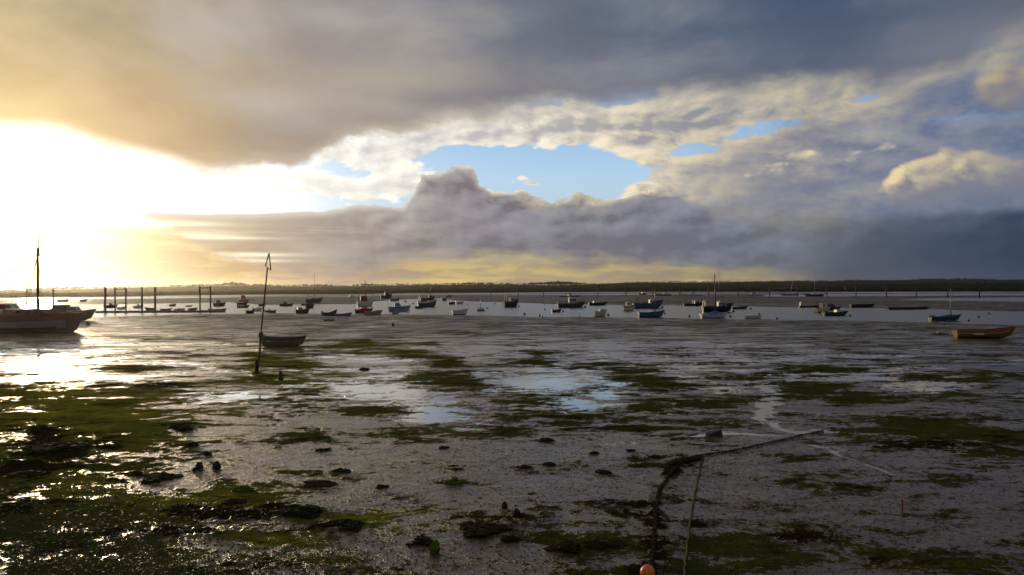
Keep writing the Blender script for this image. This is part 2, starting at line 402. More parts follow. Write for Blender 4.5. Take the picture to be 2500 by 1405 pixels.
# ------------------------------------------------------------------ tidal flat: one sheet of mud from the quay to the hills
ZW = -0.40                      # level of the water left in the channel
def polyline_t(pts, z=ZW):
    """a shore line given by points of the photograph -> distance Y as a function of t = X / Y"""
    w = [ground(px, py, z) for px, py in pts]
    t = np.array([p.x / p.y for p in w]); Y = np.array([p.y for p in w])
    o = np.argsort(t); return t[o], Y[o]
NEAR = polyline_t([(-600, 784), (0, 778), (240, 774), (500, 767), (620, 767), (700, 766), (860, 768), (1000, 768), (1130, 770), (1250, 772), (1400, 774), (1600, 776), (1700, 777.5), (1850, 780), (2000, 783), (2150, 785.5), (2300, 788.5), (2500, 793), (3100, 806)])
FAR = polyline_t([(-600, 756), (0, 750), (250, 744), (560, 739), (640, 745), (700, 744), (860, 743.5), (910, 737), (1000, 731), (1060, 728), (1110, 734), (1180, 738), (1250, 739.5), (1350, 743), (1500, 745.5), (1700, 747.5), (1850, 749), (2000, 752), (2140, 754), (2200, 755), (2300, 757), (2370, 760), (2500, 762), (3100, 772)])
MARSH = polyline_t([(-600, 731), (0, 728), (160, 726.5), (300, 724.5), (500, 721.5), (640, 720), (840, 719), (1000, 716.5), (1250, 715), (1500, 713.5), (1800, 713), (2000, 713.5), (2200, 713), (2500, 712.5), (3100, 712)])
def shore(S, t): return np.interp(t, S[0], S[1])

def elong(px, py, ell):
    """sum of soft ellipses, each (cx, cy, rx, ry[, weight]) in pixels of the photograph"""
    r = np.zeros_like(px)
    for e in ell:
        cx, cy, rx, ry = e[:4]; wgt = e[4] if len(e) > 4 else 1.0
        d = ((px - cx) / rx) ** 2 + ((py - cy) / ry) ** 2
        r = np.maximum(r, wgt * np.exp(-d * 0.9))
    return r
ALGAE = [(170, 1065, 340, 140, 1.45), (120, 1200, 300, 120, 1.5), (150, 990, 330, 58, 1.45), (200, 1080, 300, 70, 1.35), (60, 965, 220, 26, 1.4), (330, 962, 150, 16, 1.3), (120, 1150, 220, 60), (560, 1215, 150, 36, 1.25), (300, 1225, 260, 50, 1.1), (620, 1240, 160, 34), (860, 1262, 150, 38),
         (650, 1315, 200, 34), (830, 1365, 130, 34), (100, 1290, 400, 120, 1.6), (250, 1380, 380, 60, 1.5), (60, 1180, 200, 90, 1.3), (990, 1245, 70, 20, .7), (960, 1300, 60, 20, .6), (680, 885, 120, 26), (860, 845, 180, 15), (700, 940, 100, 34), (1000, 862, 70, 12), (820, 918, 80, 22), (880, 1006, 110, 13, .9), (1080, 930, 90, 32), (1100, 890, 60, 20),
         (1200, 865, 50, 7), (1310, 865, 40, 9), (1300, 884, 70, 9), (1440, 889, 70, 8), (1290, 1012, 180, 36), (1200, 985, 120, 24, .8), (1520, 915, 70, 20), (1600, 940, 90, 18), (1560, 1000, 120, 26), (1690, 1030, 170, 28), (1440, 945, 60, 18), (1800, 917, 90, 10, .8), (1760, 1000, 140, 20, .7),
         (2035, 901, 95, 14), (1960, 940, 60, 9, .8), (2250, 922, 60, 8, .9), (2400, 922, 95, 14), (1990, 955, 90, 14), (2060, 975, 90, 14), (1930, 970, 60, 12), (1640, 868, 60, 6, .6), (500, 870, 120, 12, .7), (600, 905, 90, 14, .8), (300, 900, 160, 14, .7), (420, 828, 160, 6, .7),
         (2280, 1060, 200, 46), (2430, 1110, 150, 60), (2150, 1050, 90, 30), (2300, 975, 120, 20, .7), (2450, 1000, 100, 20, .8), (2060, 1180, 120, 30), (1950, 1165, 60, 18), (2340, 1182, 45, 12), (2280, 1160, 80, 9), (1760, 1120, 80, 16, .7), (1960, 1115, 120, 14, .8),
         (1450, 1335, 190, 60, 1.2), (1820, 1335, 140, 70, 1.2), (1950, 1290, 110, 40, .8), (1700, 1390, 330, 30), (1920, 1370, 100, 40), (1350, 1300, 90, 30, .8), (2150, 1340, 140, 30, .7), (2350, 1380, 150, 40, .7), (1120, 1175, 70, 12, .8), (750, 1155, 80, 14, .8), (870, 1155, 60, 10, .7), (740, 1065, 60, 10, .6), (960, 1100, 50, 9, .6), (1420, 1168, 60, 9, .7), (1560, 1130, 70, 9, .6),
         (1900, 860, 240, 6, .45), (1100, 812, 200, 4, .6), (1650, 792, 130, 4, .75), (1850, 787, 120, 3, .7), (700, 775, 220, 4, .7), (400, 772, 250, 4, .6), (980, 776, 120, 3, .7), (2250, 800, 200, 4, .5), (1350, 790, 160, 3, .5)]
WEED = [(100, 1075, 90, 44), (60, 1150, 70, 28), (170, 1110, 110, 30, .8), (330, 1168, 100, 18, .8), (40, 1240, 90, 30, .7), (560, 1255, 130, 16), (740, 1246, 110, 14), (830, 1285, 60, 14, .9), (400, 1300, 300, 14, .8), (120, 1330, 140, 20, .7), (440, 1048, 36, 9, .9), (250, 1085, 80, 20, .8), (60, 1210, 120, 26, .8),
        (1605, 1240, 24, 55, .62), (1595, 1330, 34, 70, .66), (1680, 1128, 40, 13, .85), (1590, 1395, 50, 30, .7), (1700, 1280, 50, 12, .8), (1450, 1335, 60, 16, .8), (1930, 1310, 90, 20, .8), (2080, 1180, 60, 14, .6), (1640, 1150, 24, 14), (1560, 1235, 40, 8), (2300, 1090, 200, 14, .6), (1300, 1020, 120, 10, .4), (40, 1360, 160, 22, .5), (600, 1380, 140, 20, .7), (300, 940, 150, 6, .6), (660, 900, 60, 5, .5)]
POOL = [(890, 955, 150, 26, 1.15), (1060, 1010, 120, 30, 1.1), (1160, 1040, 110, 18, .95), (700, 980, 180, 20, .7), (1000, 960, 300, 60, .6), (1300, 960, 300, 50, .55), (1385, 985, 60, 26), (1480, 965, 70, 12), (700, 1000, 80, 12, .8), (520, 975, 110, 18), (960, 925, 110, 14, .9), (1290, 930, 120, 16), (1200, 915, 90, 12, .8), (1790, 1058, 80, 12), (1960, 1053, 100, 13), (2030, 1100, 70, 20, .8),
        (1870, 990, 22, 40, .9), (1900, 960, 40, 12, .8), (2110, 1125, 90, 12, .7), (2180, 1150, 80, 8, .5), (2290, 935, 90, 30, .6), (1730, 985, 80, 10, .6), (1520, 1080, 90, 12, .6), (640, 925, 40, 5), (60, 885, 220, 30, 1.1), (140, 925, 170, 14, 1.1), (850, 880, 160, 10, .5), (1600, 1012, 50, 10, .6), (1760, 955, 60, 12, .6),
        (2000, 900, 250, 30, .45), (1500, 860, 400, 30, .5), (1700, 885, 200, 20, .5), (1350, 905, 200, 18, .6), (110, 1026, 40, 4, 1.1), (330, 1014, 70, 4, .9), (150, 1045, 40, 4, .9), (340, 988, 90, 3, .8)]
STREAM = [(1890, 950, 1866, 990, 13), (1866, 990, 1858, 1020, 14), (1858, 1020, 1890, 1046, 16), (1890, 1046, 1960, 1056, 17), (1960, 1056, 2040, 1052, 15), (1700, 1068, 1800, 1058, 10), (1800, 1058, 1900, 1056, 13), (1985, 1085, 2040, 1105, 9), (2040, 1105, 2110, 1128, 9), (2110, 1128, 2200, 1160, 7), (1960, 915, 1900, 945, 8), (2040, 908, 1960, 915, 7), (60, 838, 240, 832, 8)]
def capsules(px, py, caps):
    r = np.zeros_like(px)
    for x0, y0, x1, y1, w in caps:
        dx_, dy_ = x1 - x0, (y1 - y0) * 3.0
        t = np.clip(((px - x0) * dx_ + (py - y0) * 3.0 * dy_) / (dx_ * dx_ + dy_ * dy_), 0, 1)
        d2 = (px - x0 - t * dx_) ** 2 + ((py - y0) * 3.0 - t * dy_) ** 2
        r = np.maximum(r, np.exp(-d2 / (1.7 * w) ** 2))
    return r
rows = []
py = 1500.0
while py > 770: rows.append(HC * F / (py - 702.5)); py -= 1.5
while py > 745: rows.append(HC * F / (py - 702.5)); py -= 0.75
while py > 714: rows.append(HC * F / (py - 702.5)); py -= 0.45
while py > 708.5: rows.append(HC * F / (py - 702.5)); py -= 0.4
rows = [-60.0, -30, -15, -6, 0, 3, 6, 9, 11] + rows + [1900.0, 2300, 3000, 4300]
cols = list(np.arange(-0.80, 0.80001, 0.00172))
cols = [-1.6, -1.2, -1.0, -0.9, -0.85] + cols + [0.85, 0.9, 1.0, 1.2, 1.6]
Yr = np.array(rows); Tc = np.array(cols)
nr, nc = len(rows), len(cols)
YY = np.repeat(Yr[:, None], nc, 1); TT = np.repeat(Tc[None, :], nr, 0)
XX = TT * np.maximum(YY, 12.0)
sp = np.gradient(Yr)[:, None] * np.ones((1, nc)); sp = np.maximum(sp, 0.02)
Ys = np.maximum(YY, 8.0)
uu = XX / Ys; vv = HC / Ys                       # where each point lies in the photograph, to set the masks
PX = 1250 + F * (uu * math.cos(ROLL) + vv * math.sin(ROLL)); PY = 702.5 + F * (vv * math.cos(ROLL) - uu * math.sin(ROLL))
wob1 = fbm(XX, YY, 7.0, 11, 5, 0.55, sp)
wobx = fbm(XX, YY, 2.2, 51, 5, 0.6, sp)
frag = fbm(XX * 0.55, YY, 3.2, 151, 6, 0.72, sp)      # drawn out along the shore, ragged
fine = fbm(XX * 0.7, YY, 0.8, 161, 5, 0.7, sp)
edge_n = 1.0 + 0.035 * fbm(XX, YY * 0.25, 40.0, 5, 4) 
Yn = shore(NEAR, TT) * edge_n; Yf = shore(FAR, TT) * (1 + 0.03 * fbm(XX, YY * 0.2, 50.0, 6, 4)); Ym = shore(MARSH, TT)
s = Yn - YY
base = np.where(s > 0, ZW + 0.40 * (1 - np.exp(-np.maximum(s, 0) / 30.0)), ZW + 0.035 * s)
far = ZW + 0.16 * (1 - np.exp(-np.maximum(YY - Yf, 0) / 40.0)) + 0.10 * fbm(XX * 0.35, YY, 60.0, 9, 4, 0.6, sp) * ss(0, 60, YY - Yf)
far = far - 0.34 * ss(330, 210, Ym - YY) * (0.60 + 1.5 * fbm(XX * 0.22, YY, 60.0, 19, 4, 0.6, sp))
base = np.maximum(np.maximum(base, ZW - 1.2), np.where(YY > Yf, far, ZW + 0.02 * (YY - Yf)))
base = np.where((s < 0) & (YY < Yf), np.maximum(ZW - 1.2, np.maximum(ZW + 0.035 * s, ZW + 0.02 * (YY - Yf))), base)
# saltmarsh: a low cliff, a flat top, a sea wall behind
mg = YY - Ym * (1 + 0.03 * fbm(XX, YY * 0.1, 60.0, 21, 4))
marsh = ss(0, 14, mg)
base = base + marsh * (1.15 - (base - ZW)) + 0.25 * marsh * fbm(XX, YY, 25.0, 23, 3)
near_w = ss(170, 60, YY)
near_mask = (YY < Yn).astype(float)
# --- masks
algae_f = elong(PX + wobx * 26 + wob1 * 30, PY + wob1 * 8 + wobx * 5, ALGAE)
BACKLIT = np.clip(elong(PX + wob1 * 30, PY, [(120, 1000, 420, 120), (560, 1215, 200, 60), (880, 1265, 150, 50), (680, 1330, 260, 50), (700, 900, 260, 60, .8), (930, 850, 200, 20, .8), (350, 1200, 320, 60, .8), (1062, 1170, 60, 20, .7)]), 0, 1)  # backlight on the sun side and shade at right, painted into the algae colour
alg = algae_f * 1.02 + wob1 * 0.35 + frag * 0.75 + fine * 0.28 - 0.56
alg += (0.75 * fbm(XX, YY * 1.4, 7.0, 71, 5, 0.62, sp) + 0.20) * ss(800, 860, PY) * ss(1130, 1050, PY)
alg = np.where(YY > Yf, 0.35 * fbm(XX * 0.3, YY, 40.0, 61, 4, 0.6, sp) - 0.22, alg)
pool_f = np.maximum(elong(PX + wob1 * 30 + wobx * 20, PY + wob1 * 9 + wobx * 4, POOL), 1.18 * capsules(PX + wob1 * 44 + frag * 44, PY + wob1 * 8 + frag * 9, STREAM))
alg = alg - 0.9 * np.clip(pool_f - 0.62, 0, 1)
ALG = ss(0.0, 0.16, alg)
weed_f = elong(PX + wobx * 22, PY + wob1 * 7 + wobx * 6, WEED)
WEEDM = ss(0.0, 0.14, weed_f + frag * 0.6 + fine * 0.45 + wob1 * 0.2 - 0.48) * ss(12, 14, YY + 4)
streak = fbm(XX * 0.28 + wob1 * 2.0, YY, 6.0, 81, 6, 0.68, sp)
pl = pool_f * 1.05 + streak * 0.55 + frag * 0.40 + fine * 0.2 - 0.50 + 0.40 * ss(1010, 920, PY) * ss(800, 860, PY) + 0.10 * ss(1150, 1000, PY) - 0.20 * ss(1080, 1250, PY)
WET = ss(0.0, 0.20, pl) * (1 - ALG) * (1 - WEEDM)
# --- relief
und = 0.050 * fbm(XX, YY, 9.0, 3, 4, 0.5, sp) + 0.020 * fbm(XX, YY, 1.6, 13, 4, 0.55, sp) + 0.012 * fbm(XX, YY, 0.45, 33, 3, 0.6, sp)
ridge = np.abs(fbm(XX * 0.25, YY, 3.5, 91, 4, 0.55, sp))
und += (0.035 * ridge + 0.03 * np.maximum(-streak, 0)) * ss(35, 70, YY) * near_w
z = base + und * (1 - 0.85 * WET) * near_mask * (1 - marsh)
z += 0.016 * ALG * near_mask * (0.3 + 1.8 * np.abs(fbm(XX, YY, 0.7, 43, 4, 0.6, sp)))
z += WEEDM * near_mask * (0.015 + 0.07 * np.abs(fbm(XX, YY, 0.6, 47, 4, 0.65, sp)))
z -= 0.02 * WET * near_mask
FR = 1 - 0.85 * WET
V = np.stack([XX, YY, z], -1)

mud, b = new_mat('wet_mud')
pos = position(); 
a_al, a_wd, a_wt, a_ms, a_backlit = attr_node('algae'), attr_node('weed'), attr_node('wet'), attr_node('marsh'), attr_node('backlit')
gx, gy, gz = sep(pos)
nA = noise(pos, 3.0, 7, 0.68); nB = noise(pos, 14.0, 6, 0.66); nC = noise(pos, 60.0, 3, 0.6); nL = noise(pos, 0.35, 4, 0.5)
nS = noise(vec(gx * 0.16, gy * 0.42, 2.0), 1.0, 9, 0.68, 2.1, 0.4)       # ragged streaks drawn out along the shore
nT = noise(vec(gx * 0.17, gy * 0.46, 8.0), 1.0, 10, 0.72, 2.1, 0.3)
nM = noise(vec(gx * 0.55, gy * 1.0, 6.0), 1.0, 9, 0.74, 2.1, 0.5)        # shreds and holes
nK = noise(vec(gx, gy, 3.3), 7.0, 4, 0.72)                               # casts and small lumps
farw = sstep(22.0, 60.0, gy); shorew = sstep(75.0, 110.0, gy); outer = sstep(200.0, 250.0, gy)
alm = sstep(0.44, 0.70, xmin(a_al, 1.45) + (nS - 0.5) * 1.6 + (nM - 0.5) * 4.2 + (nA - 0.5) * 2.4 + (nB - 0.5) * 1.4)
wdm = sstep(0.46, 0.62, a_wd + (nS - 0.5) * 1.0 + (nM - 0.5) * 2.4 + (nA - 0.5) * 1.6 + (nB - 0.5) * 1.0)
wtm = clamp01(sstep(0.40, 0.58, a_wt + (nT - 0.5) * 2.1 + (nM - 0.5) * 2.0 + (nA - 0.5) * 1.2) * (1.0 - alm))
dry = sstep(0.50, 0.42, nT + (nA - 0.5) * 0.3 - shorew * 0.055) * farw * (1.0 - wtm)     # raised ridges of duller mud
dry = xmax(dry, sstep(0.45, 0.54, noise(vec(gx * 0.010, gy * 0.035, 5.0), 1.0, 8, 0.66)) * outer * 0.95)
cast = sstep(0.54, 0.62, nK + (nM - 0.5) * 0.25) * (1.0 - farw) * (1.0 - wtm)
mudc = mixc(sstep(0.35, 0.7, nA * 0.6 + nL * 0.4), (0.064, 0.046, 0.033, 1), (0.138, 0.100, 0.072, 1))
mudc = mixc(sstep(0.54, 0.70, nB) * 0.65, mudc, (0.034, 0.026, 0.020, 1))
mudc = mixc(cast * 0.75, mudc, (0.030, 0.024, 0.018, 1))
mudc = mixc(dry * 0.68, mudc, mixc(nM, (0.040, 0.029, 0.020, 1), (0.075, 0.055, 0.038, 1)))
algc = mixc(sstep(0.3, 0.7, nB * 0.5 + nA * 0.5), mixc(a_backlit, (0.020, 0.025, 0.009, 1), (0.080, 0.082, 0.010, 1)), mixc(a_backlit, (0.066, 0.076, 0.022, 1), (0.34, 0.33, 0.035, 1)))  # shaded and backlit greens, mixed by the painted mask
algc = mixc(sstep(0.4, 0.65, nL), algc, mixc(nB, (0.034, 0.046, 0.010, 1), mixc(a_backlit, (0.065, 0.074, 0.015, 1), (0.20, 0.19, 0.026, 1))))
algc = mixc(sstep(0.48, 0.62, nM + (nA - 0.5) * 0.3) * 0.75, algc, (0.045, 0.042, 0.012, 1))
wdc = mixc(nB, (0.008, 0.007, 0.005, 1), (0.035, 0.028, 0.014, 1))
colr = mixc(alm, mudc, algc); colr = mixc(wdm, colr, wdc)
msc = mixc(sstep(0.4, 0.62, noise(pos, 0.12, 5, 0.6)), (0.014, 0.013, 0.007, 1), (0.034, 0.032, 0.014, 1))
colr = mixc(a_ms, colr, msc)
X.put(b.inputs['Base Color'], colr)
X.put(b.inputs['Specular Tint'], mixc(wtm, (1.0, 0.90, 0.80, 1), (1, 1, 1, 1)))
rgh = 0.26 + (nB - 0.5) * 0.25 + (nM - 0.5) * 0.2 + cast * 0.25 + alm * 0.34 + wdm * 0.25 - wtm * 0.20 + dry * 0.24 + farw * 0.03
X.put(b.inputs['Roughness'], clamp01(xmax(rgh, 0.03) + a_ms * 0.6))
X.put(b.inputs['Specular IOR Level'], xmax(0.32 - alm * 0.40 - wdm * 0.40 - a_ms * 0.44 - dry * (0.24 - outer * 0.10) - cast * 0.25 + wtm * 0.10, 0.0))
hh = nB * 0.008 + nC * 0.004 + cast * 0.016 + alm * (nB * 0.024 + nA * 0.015) + nA * 0.010 + dry * nS * 0.10
X.put(b.inputs['Normal'], bump(hh * (1.0 - wtm * 0.93), 0.8, 1.0))
flat = grid_mesh('mudflat', V, nr, nc, mud)
ALGR = np.clip(np.where(alg > 0, alg * 0.85, alg * 0.62 ), -1, 1) + 0.5
WEEDR = np.clip(weed_f + frag * 0.5 + wob1 * 0.25 - 0.48, -1, 1) + 0.5
WETR = np.clip(pl, -1, 1) + 0.5
attr(flat, 'algae', ALGR); attr(flat, 'weed', WEEDR); attr(flat, 'wet', WETR); attr(flat, 'backlit', BACKLIT); attr(flat, 'marsh', marsh)
tag(flat, kind='structure')

# --- the channel
wat, b = new_mat('channel_water')
pos = position(); px_, py_, pz_ = sep(pos)
w1 = noise(vec(px_ * 0.9, py_ * 0.55, 0.0), 1.6, 4, 0.6); w2 = noise(vec(px_ * 0.06, py_ * 0.03, 4.0), 1.0, 3, 0.5)
X.put(b.inputs['Base Color'], (0.035, 0.034, 0.030, 1)); b.inputs['Roughness'].default_value = 0.24
b.inputs['IOR'].default_value = 1.333
X.put(b.inputs['Normal'], bump(w1, 0.5 + w2 * 0.4, 0.22))
xs = np.concatenate([np.linspace(-2500, -400, 8), np.linspace(-350, 350, 40), np.linspace(400, 2500, 8)]); ys = np.linspace(70, 1250, 60)
Wv = np.stack([np.repeat(xs[None, :], len(ys), 0), np.repeat(ys[:, None], len(xs), 1), np.full((len(ys), len(xs)), ZW)], -1)
water = grid_mesh('channel_water', Wv, len(ys), len(xs), wat)
tag(water, kind='structure')
def mud_z(x, y):
    """height of the mud (or of the water over it) at a place"""
    i = int(np.clip(np.searchsorted(Yr, y), 1, nr - 1)); t = x / max(y, 12.0)
    j = int(np.clip(np.searchsorted(Tc, t), 1, nc - 1))
    return float(z[i - 1:i + 1, j - 1:j + 1].mean())
# ------------------------------------------------------------------ far shore: sea wall, fields, hills, woods
hillm, b = new_mat('hill_fields')
pos = position(); hx_, hy_, hz_ = sep(pos)
nf = noise(vec(hx_ * 0.004, hy_ * 0.004, 0.0), 1.0, 3, 0.5)
vor = X.node('ShaderNodeTexVoronoi', voronoi_dimensions='2D'); X.put(vor.inputs['Vector'], vec(hx_ * 0.0045, hy_ * 0.0022, 0.0))
fc = sep(X(vor.outputs['Color']))[0]
hc = ramp(fc, [(0.0, (0.016, 0.017, 0.008, 1)), (0.35, (0.026, 0.027, 0.012, 1)), (0.6, (0.020, 0.022, 0.010, 1)), (1.0, (0.034, 0.031, 0.017, 1))])
hc = mixc(sstep(0.5, 0.62, nf), hc, (0.016, 0.018, 0.009, 1))
X.put(b.inputs['Base Color'], hc); b.inputs['Roughness'].default_value = 1.0; b.inputs['Specular IOR Level'].default_value = 0.0
RIDGE = [(-700, 712), (0, 711), (120, 709), (250, 704.5), (400, 701), (560, 698.5), (700, 699.5), (840, 700), (1000, 697), (1150, 695.5), (1250, 696), (1350, 697), (1450, 694.5), (1550, 690.5), (1650, 690), (1750, 689.5), (1900, 688), (2050, 687), (2200, 686), (2350, 684.5), (2500, 684.5), (3200, 682)]
HY = 3200.0
tq = []; zq = []
for px, py in RIDGE:
    p = at_dist(px, py, HY); tq.append(p.x / HY); zq.append(p.z)
ht = np.linspace(-1.3, 1.3, 420); hyv = np.array([1450, 1500, 1650, 1900, 2300, 2700, 3000, 3200, 3500, 4200], float)
prof = np.array([0.0, 0.03, 0.08, 0.20, 0.48, 0.76, 0.93, 1.0, 0.96, 0.5])
HT, HYY = np.meshgrid(ht, hyv)
zr = np.interp(HT, tq, zq)
HX = HT * HYY
Hz = np.maximum(zr, 3.0) * prof[:, None] + 1.2 + 3.0 * prof[:, None] * fbm(HX, HYY, 500.0, 201, 3)
hills = grid_mesh('hills', np.stack([HX, HYY, Hz], -1), len(hyv), len(ht), hillm)
tag(hills, kind='structure')
def hill_z(x, y):
    t = x / y
    return max(float(np.interp(t, tq, zq)), 3.0) * float(np.interp(y, hyv, prof)) + 1.2
# sea wall: grass bank along the back of the saltmarsh
swm, b = new_mat('rough_grass')
pos = position()
X.put(b.inputs['Base Color'], mixc(noise(pos, 0.05, 5, 0.6), (0.011, 0.012, 0.005, 1), (0.032, 0.031, 0.012, 1)))
b.inputs['Roughness'].default_value = 0.9; b.inputs['Specular IOR Level'].default_value = 0.1
st = np.linspace(-1.2, 1.2, 500)
sec = [(-14, -0.3), (-9, 0.8), (-2, 3.0), (2, 3.1), (9, 0.8), (14, -0.3)]
SWV = np.zeros((len(sec), len(st), 3))
Yw = shore(MARSH, st) * 1.0 + 190 + 40 * fbm(st * 6, st * 0, 1.0, 211, 3)
for k, (dy, dz_) in enumerate(sec):
    SWV[k, :, 0] = st * Yw; SWV[k, :, 1] = Yw + dy; SWV[k, :, 2] = 0.75 + dz_ * (1 + 0.25 * fbm(st * 40, st * 0 + k, 1.0, 215, 3))
swall = grid_mesh('sea_wall', SWV, len(sec), len(st), swm)
tag(swall, 'long low grass sea wall running behind the saltmarsh', 'sea wall')
# saltmarsh plants: countless tufts on the flat top
def blob_cloud(name, pts, mat, seed):
    """many small uneven leaf clumps: pts rows of x, y, z, rx, ry, rz"""
    rg = np.random.RandomState(seed)
    ico = np.array([[0, 0, 1], [0.894, 0, 0.447], [0.276, 0.851, 0.447], [-0.724, 0.526, 0.447], [-0.724, -0.526, 0.447], [0.276, -0.851, 0.447], [0.724, 0.526, -0.3], [-0.276, 0.851, -0.3], [-0.894, 0, -0.3], [-0.276, -0.851, -0.3], [0.724, -0.526, -0.3]])
    fc = np.array([[0, 1, 2], [0, 2, 3], [0, 3, 4], [0, 4, 5], [0, 5, 1], [1, 6, 2], [2, 7, 3], [3, 8, 4], [4, 9, 5], [5, 10, 1], [6, 7, 2], [7, 8, 3], [8, 9, 4], [9, 10, 5], [10, 6, 1]])
    n = len(pts); P_ = np.asarray(pts)
    jit = 1 + 0.45 * (rg.rand(n, len(ico), 1) - 0.5)
    a = rg.rand(n) * 6.28
    ca, sa = np.cos(a)[:, None], np.sin(a)[:, None]
    x_ = ico[None, :, 0] * ca - ico[None, :, 1] * sa; y_ = ico[None, :, 0] * sa + ico[None, :, 1] * ca
    Vv = np.stack([x_, y_, np.repeat(ico[None, :, 2], n, 0)], -1) * jit * P_[:, None, 3:6] + P_[:, None, 0:3]
    Ff = (fc[None] + (np.arange(n) * len(ico))[:, None, None]).reshape(-1, 3)
    return link_mesh(name, Vv.reshape(-1, 3), Ff.tolist(), mat, smooth=False)
rg = np.random.RandomState(5)
tuft = []
for k in range(5200):
    t = rg.uniform(-0.82, 0.82); Y = float(shore(MARSH, np.array([t]))[0]) + 6 + 170 * rg.rand() ** 1.6
    r = rg.uniform(0.5, 1.6)
    tuft.append((t * Y, Y, 0.78 + rg.uniform(-0.1, 0.1), r * rg.uniform(1, 3.2), r, rg.uniform(0.25, 0.85)))
mo = blob_cloud('saltmarsh_plants', tuft, swm, 3)
tag(mo, kind='stuff')
# woods and hedges on the hills
wood, b = new_mat('far_foliage')
pos = position()
X.put(b.inputs['Base Color'], mixc(noise(pos, 0.08, 4, 0.6), (0.014, 0.018, 0.007, 1), (0.050, 0.050, 0.022, 1)))
b.inputs['Roughness'].default_value = 0.9; b.inputs['Specular IOR Level'].default_value = 0.1
trees = []
def clump(t, Y, h, w):
    zb = hill_z(t * Y, Y)
    for k in range(rg.randint(3, 6)):
        r = h * rg.uniform(0.22, 0.42)
        trees.append((t * Y + rg.uniform(-w, w) * 0.5, Y + rg.uniform(-8, 8), zb + rg.uniform(0.15, 0.72) * h, r * rg.uniform(0.9, 1.7), r, r * rg.uniform(0.7, 1.2)))
dens = fbm(np.linspace(-0.95, 0.95, 800) * 9, np.zeros(800), 1.0, 301, 4, 0.65)
for k in range(2600):
    i = rg.randint(800); t = -0.95 + 1.9 * i / 800
    if dens[i] < rg.uniform(-0.5, 0.25): continue
    east = t > 0.1
    h = rg.uniform(3.0, 8.0) * (1 + 1.8 * max(dens[i], 0)) * (0.62 if east else 1.0)
    clump(t, HY + rg.uniform(-40, 60), h, h * 1.2)
for k in range(420):                                    # hedge lines and copses on the slope
    t = rg.uniform(-0.95, 0.95); Y = rg.choice([1750, 2050, 2350, 2650, 2900]) + 60 * math.sin(t * 17)
    h = rg.uniform(3, 6); clump(t, Y, h, 26)
for k in range(320):                                    # scrub on the right
    t = rg.uniform(0.50, 0.95); Y = rg.uniform(1000, 1350)
    h = rg.uniform(3.5, 6.0)
    for q in range(5):
        r = h * rg.uniform(0.25, 0.45)
        trees.append((t * Y + rg.uniform(-7, 7), Y + rg.uniform(-5, 5), 1.0 + rg.uniform(0.1, 0.75) * h, r * 1.6, r, r))
wo = blob_cloud('distant_woods', trees, wood, 4)
tag(wo, kind='stuff')
# ------------------------------------------------------------------ mesh builder and paints
class MB:
    def __init__(s): s.v = []; s.f = []; s.mi = []
    def add(s, vs, fs, mi=0):
        o = len(s.v); s.v += [tuple(p) for p in vs]; s.f += [tuple(i + o for i in f) for f in fs]; s.mi += [mi] * len(fs)
        return s
    def frustum(s, b, t, mi=0):
        """b, t: (x0, x1, y0, y1, z) of the bottom and top rectangle"""
        vs = [(b[0], b[2], b[4]), (b[1], b[2], b[4]), (b[1], b[3], b[4]), (b[0], b[3], b[4]), (t[0], t[2], t[4]), (t[1], t[2], t[4]), (t[1], t[3], t[4]), (t[0], t[3], t[4])]
        return s.add(vs, [(3, 2, 1, 0), (4, 5, 6, 7), (0, 1, 5, 4), (1, 2, 6, 5), (2, 3, 7, 6), (3, 0, 4, 7)], mi)
    def box(s, x0, x1, y0, y1, z0, z1, mi=0): return s.frustum((x0, x1, y0, y1, z0), (x0, x1, y0, y1, z1), mi)
    def tube(s, pts, r, n=7, mi=0):
        pts = [Vector(p) for p in pts]; rs = r if isinstance(r, (list, tuple)) else [r] * len(pts)
        vs = []; fs = []
        for i, p in enumerate(pts):
            d = (pts[min(i + 1, len(pts) - 1)] - pts[max(i - 1, 0)]).normalized()
            a = d.cross(Vector((0, 0, 1)) if abs(d.z) < 0.9 else Vector((1, 0, 0))).normalized(); b_ = d.cross(a)
            for k in range(n):
                q = 6.28318 * k / n; vs.append(p + (a * math.cos(q) + b_ * math.sin(q)) * rs[i])
        for i in range(len(pts) - 1):
            for k in range(n):
                fs.append((i * n + k, i * n + (k + 1) % n, (i + 1) * n + (k + 1) % n, (i + 1) * n + k))
        fs.append(tuple(range(n))[::-1]); fs.append(tuple(range((len(pts) - 1) * n, len(pts) * n)))
        return s.add(vs, fs, mi)
    def ball(s, c, r, nu=10, nv=7, mi=0, jit=0.0, rnd=None):
        r = r if isinstance(r, (tuple, list)) else (r, r, r); vs = [(c[0], c[1], c[2] + r[2])]; fs = []
        for i in range(1, nv):
            a = math.pi * i / nv
            for k in range(nu):
                q = 6.28318 * k / nu; j = 1 + (rnd.uniform(-jit, jit) if rnd else 0)
                vs.append((c[0] + r[0] * j * math.sin(a) * math.cos(q), c[1] + r[1] * j * math.sin(a) * math.sin(q), c[2] + r[2] * j * math.cos(a)))
        vs.append((c[0], c[1], c[2] - r[2])); e = len(vs) - 1
        for k in range(nu):
            fs.append((0, 1 + k, 1 + (k + 1) % nu)); fs.append((e, 1 + (nv - 2) * nu + (k + 1) % nu, 1 + (nv - 2) * nu + k))
        for i in range(nv - 2):
            for k in range(nu):
                fs.append((1 + i * nu + k, 1 + (i + 1) * nu + k, 1 + (i + 1) * nu + (k + 1) % nu, 1 + i * nu + (k + 1) % nu))
        return s.add(vs, fs, mi)
    def build(s, name, mats, parent=None, smooth=False, label=None):
        if not isinstance(mats, (list, tuple)): mats = [mats]
        o = link_mesh(name, s.v, s.f, list(mats), smooth, parent, s.mi)
        if label: o['label'] = label
        return o
_pm = {}
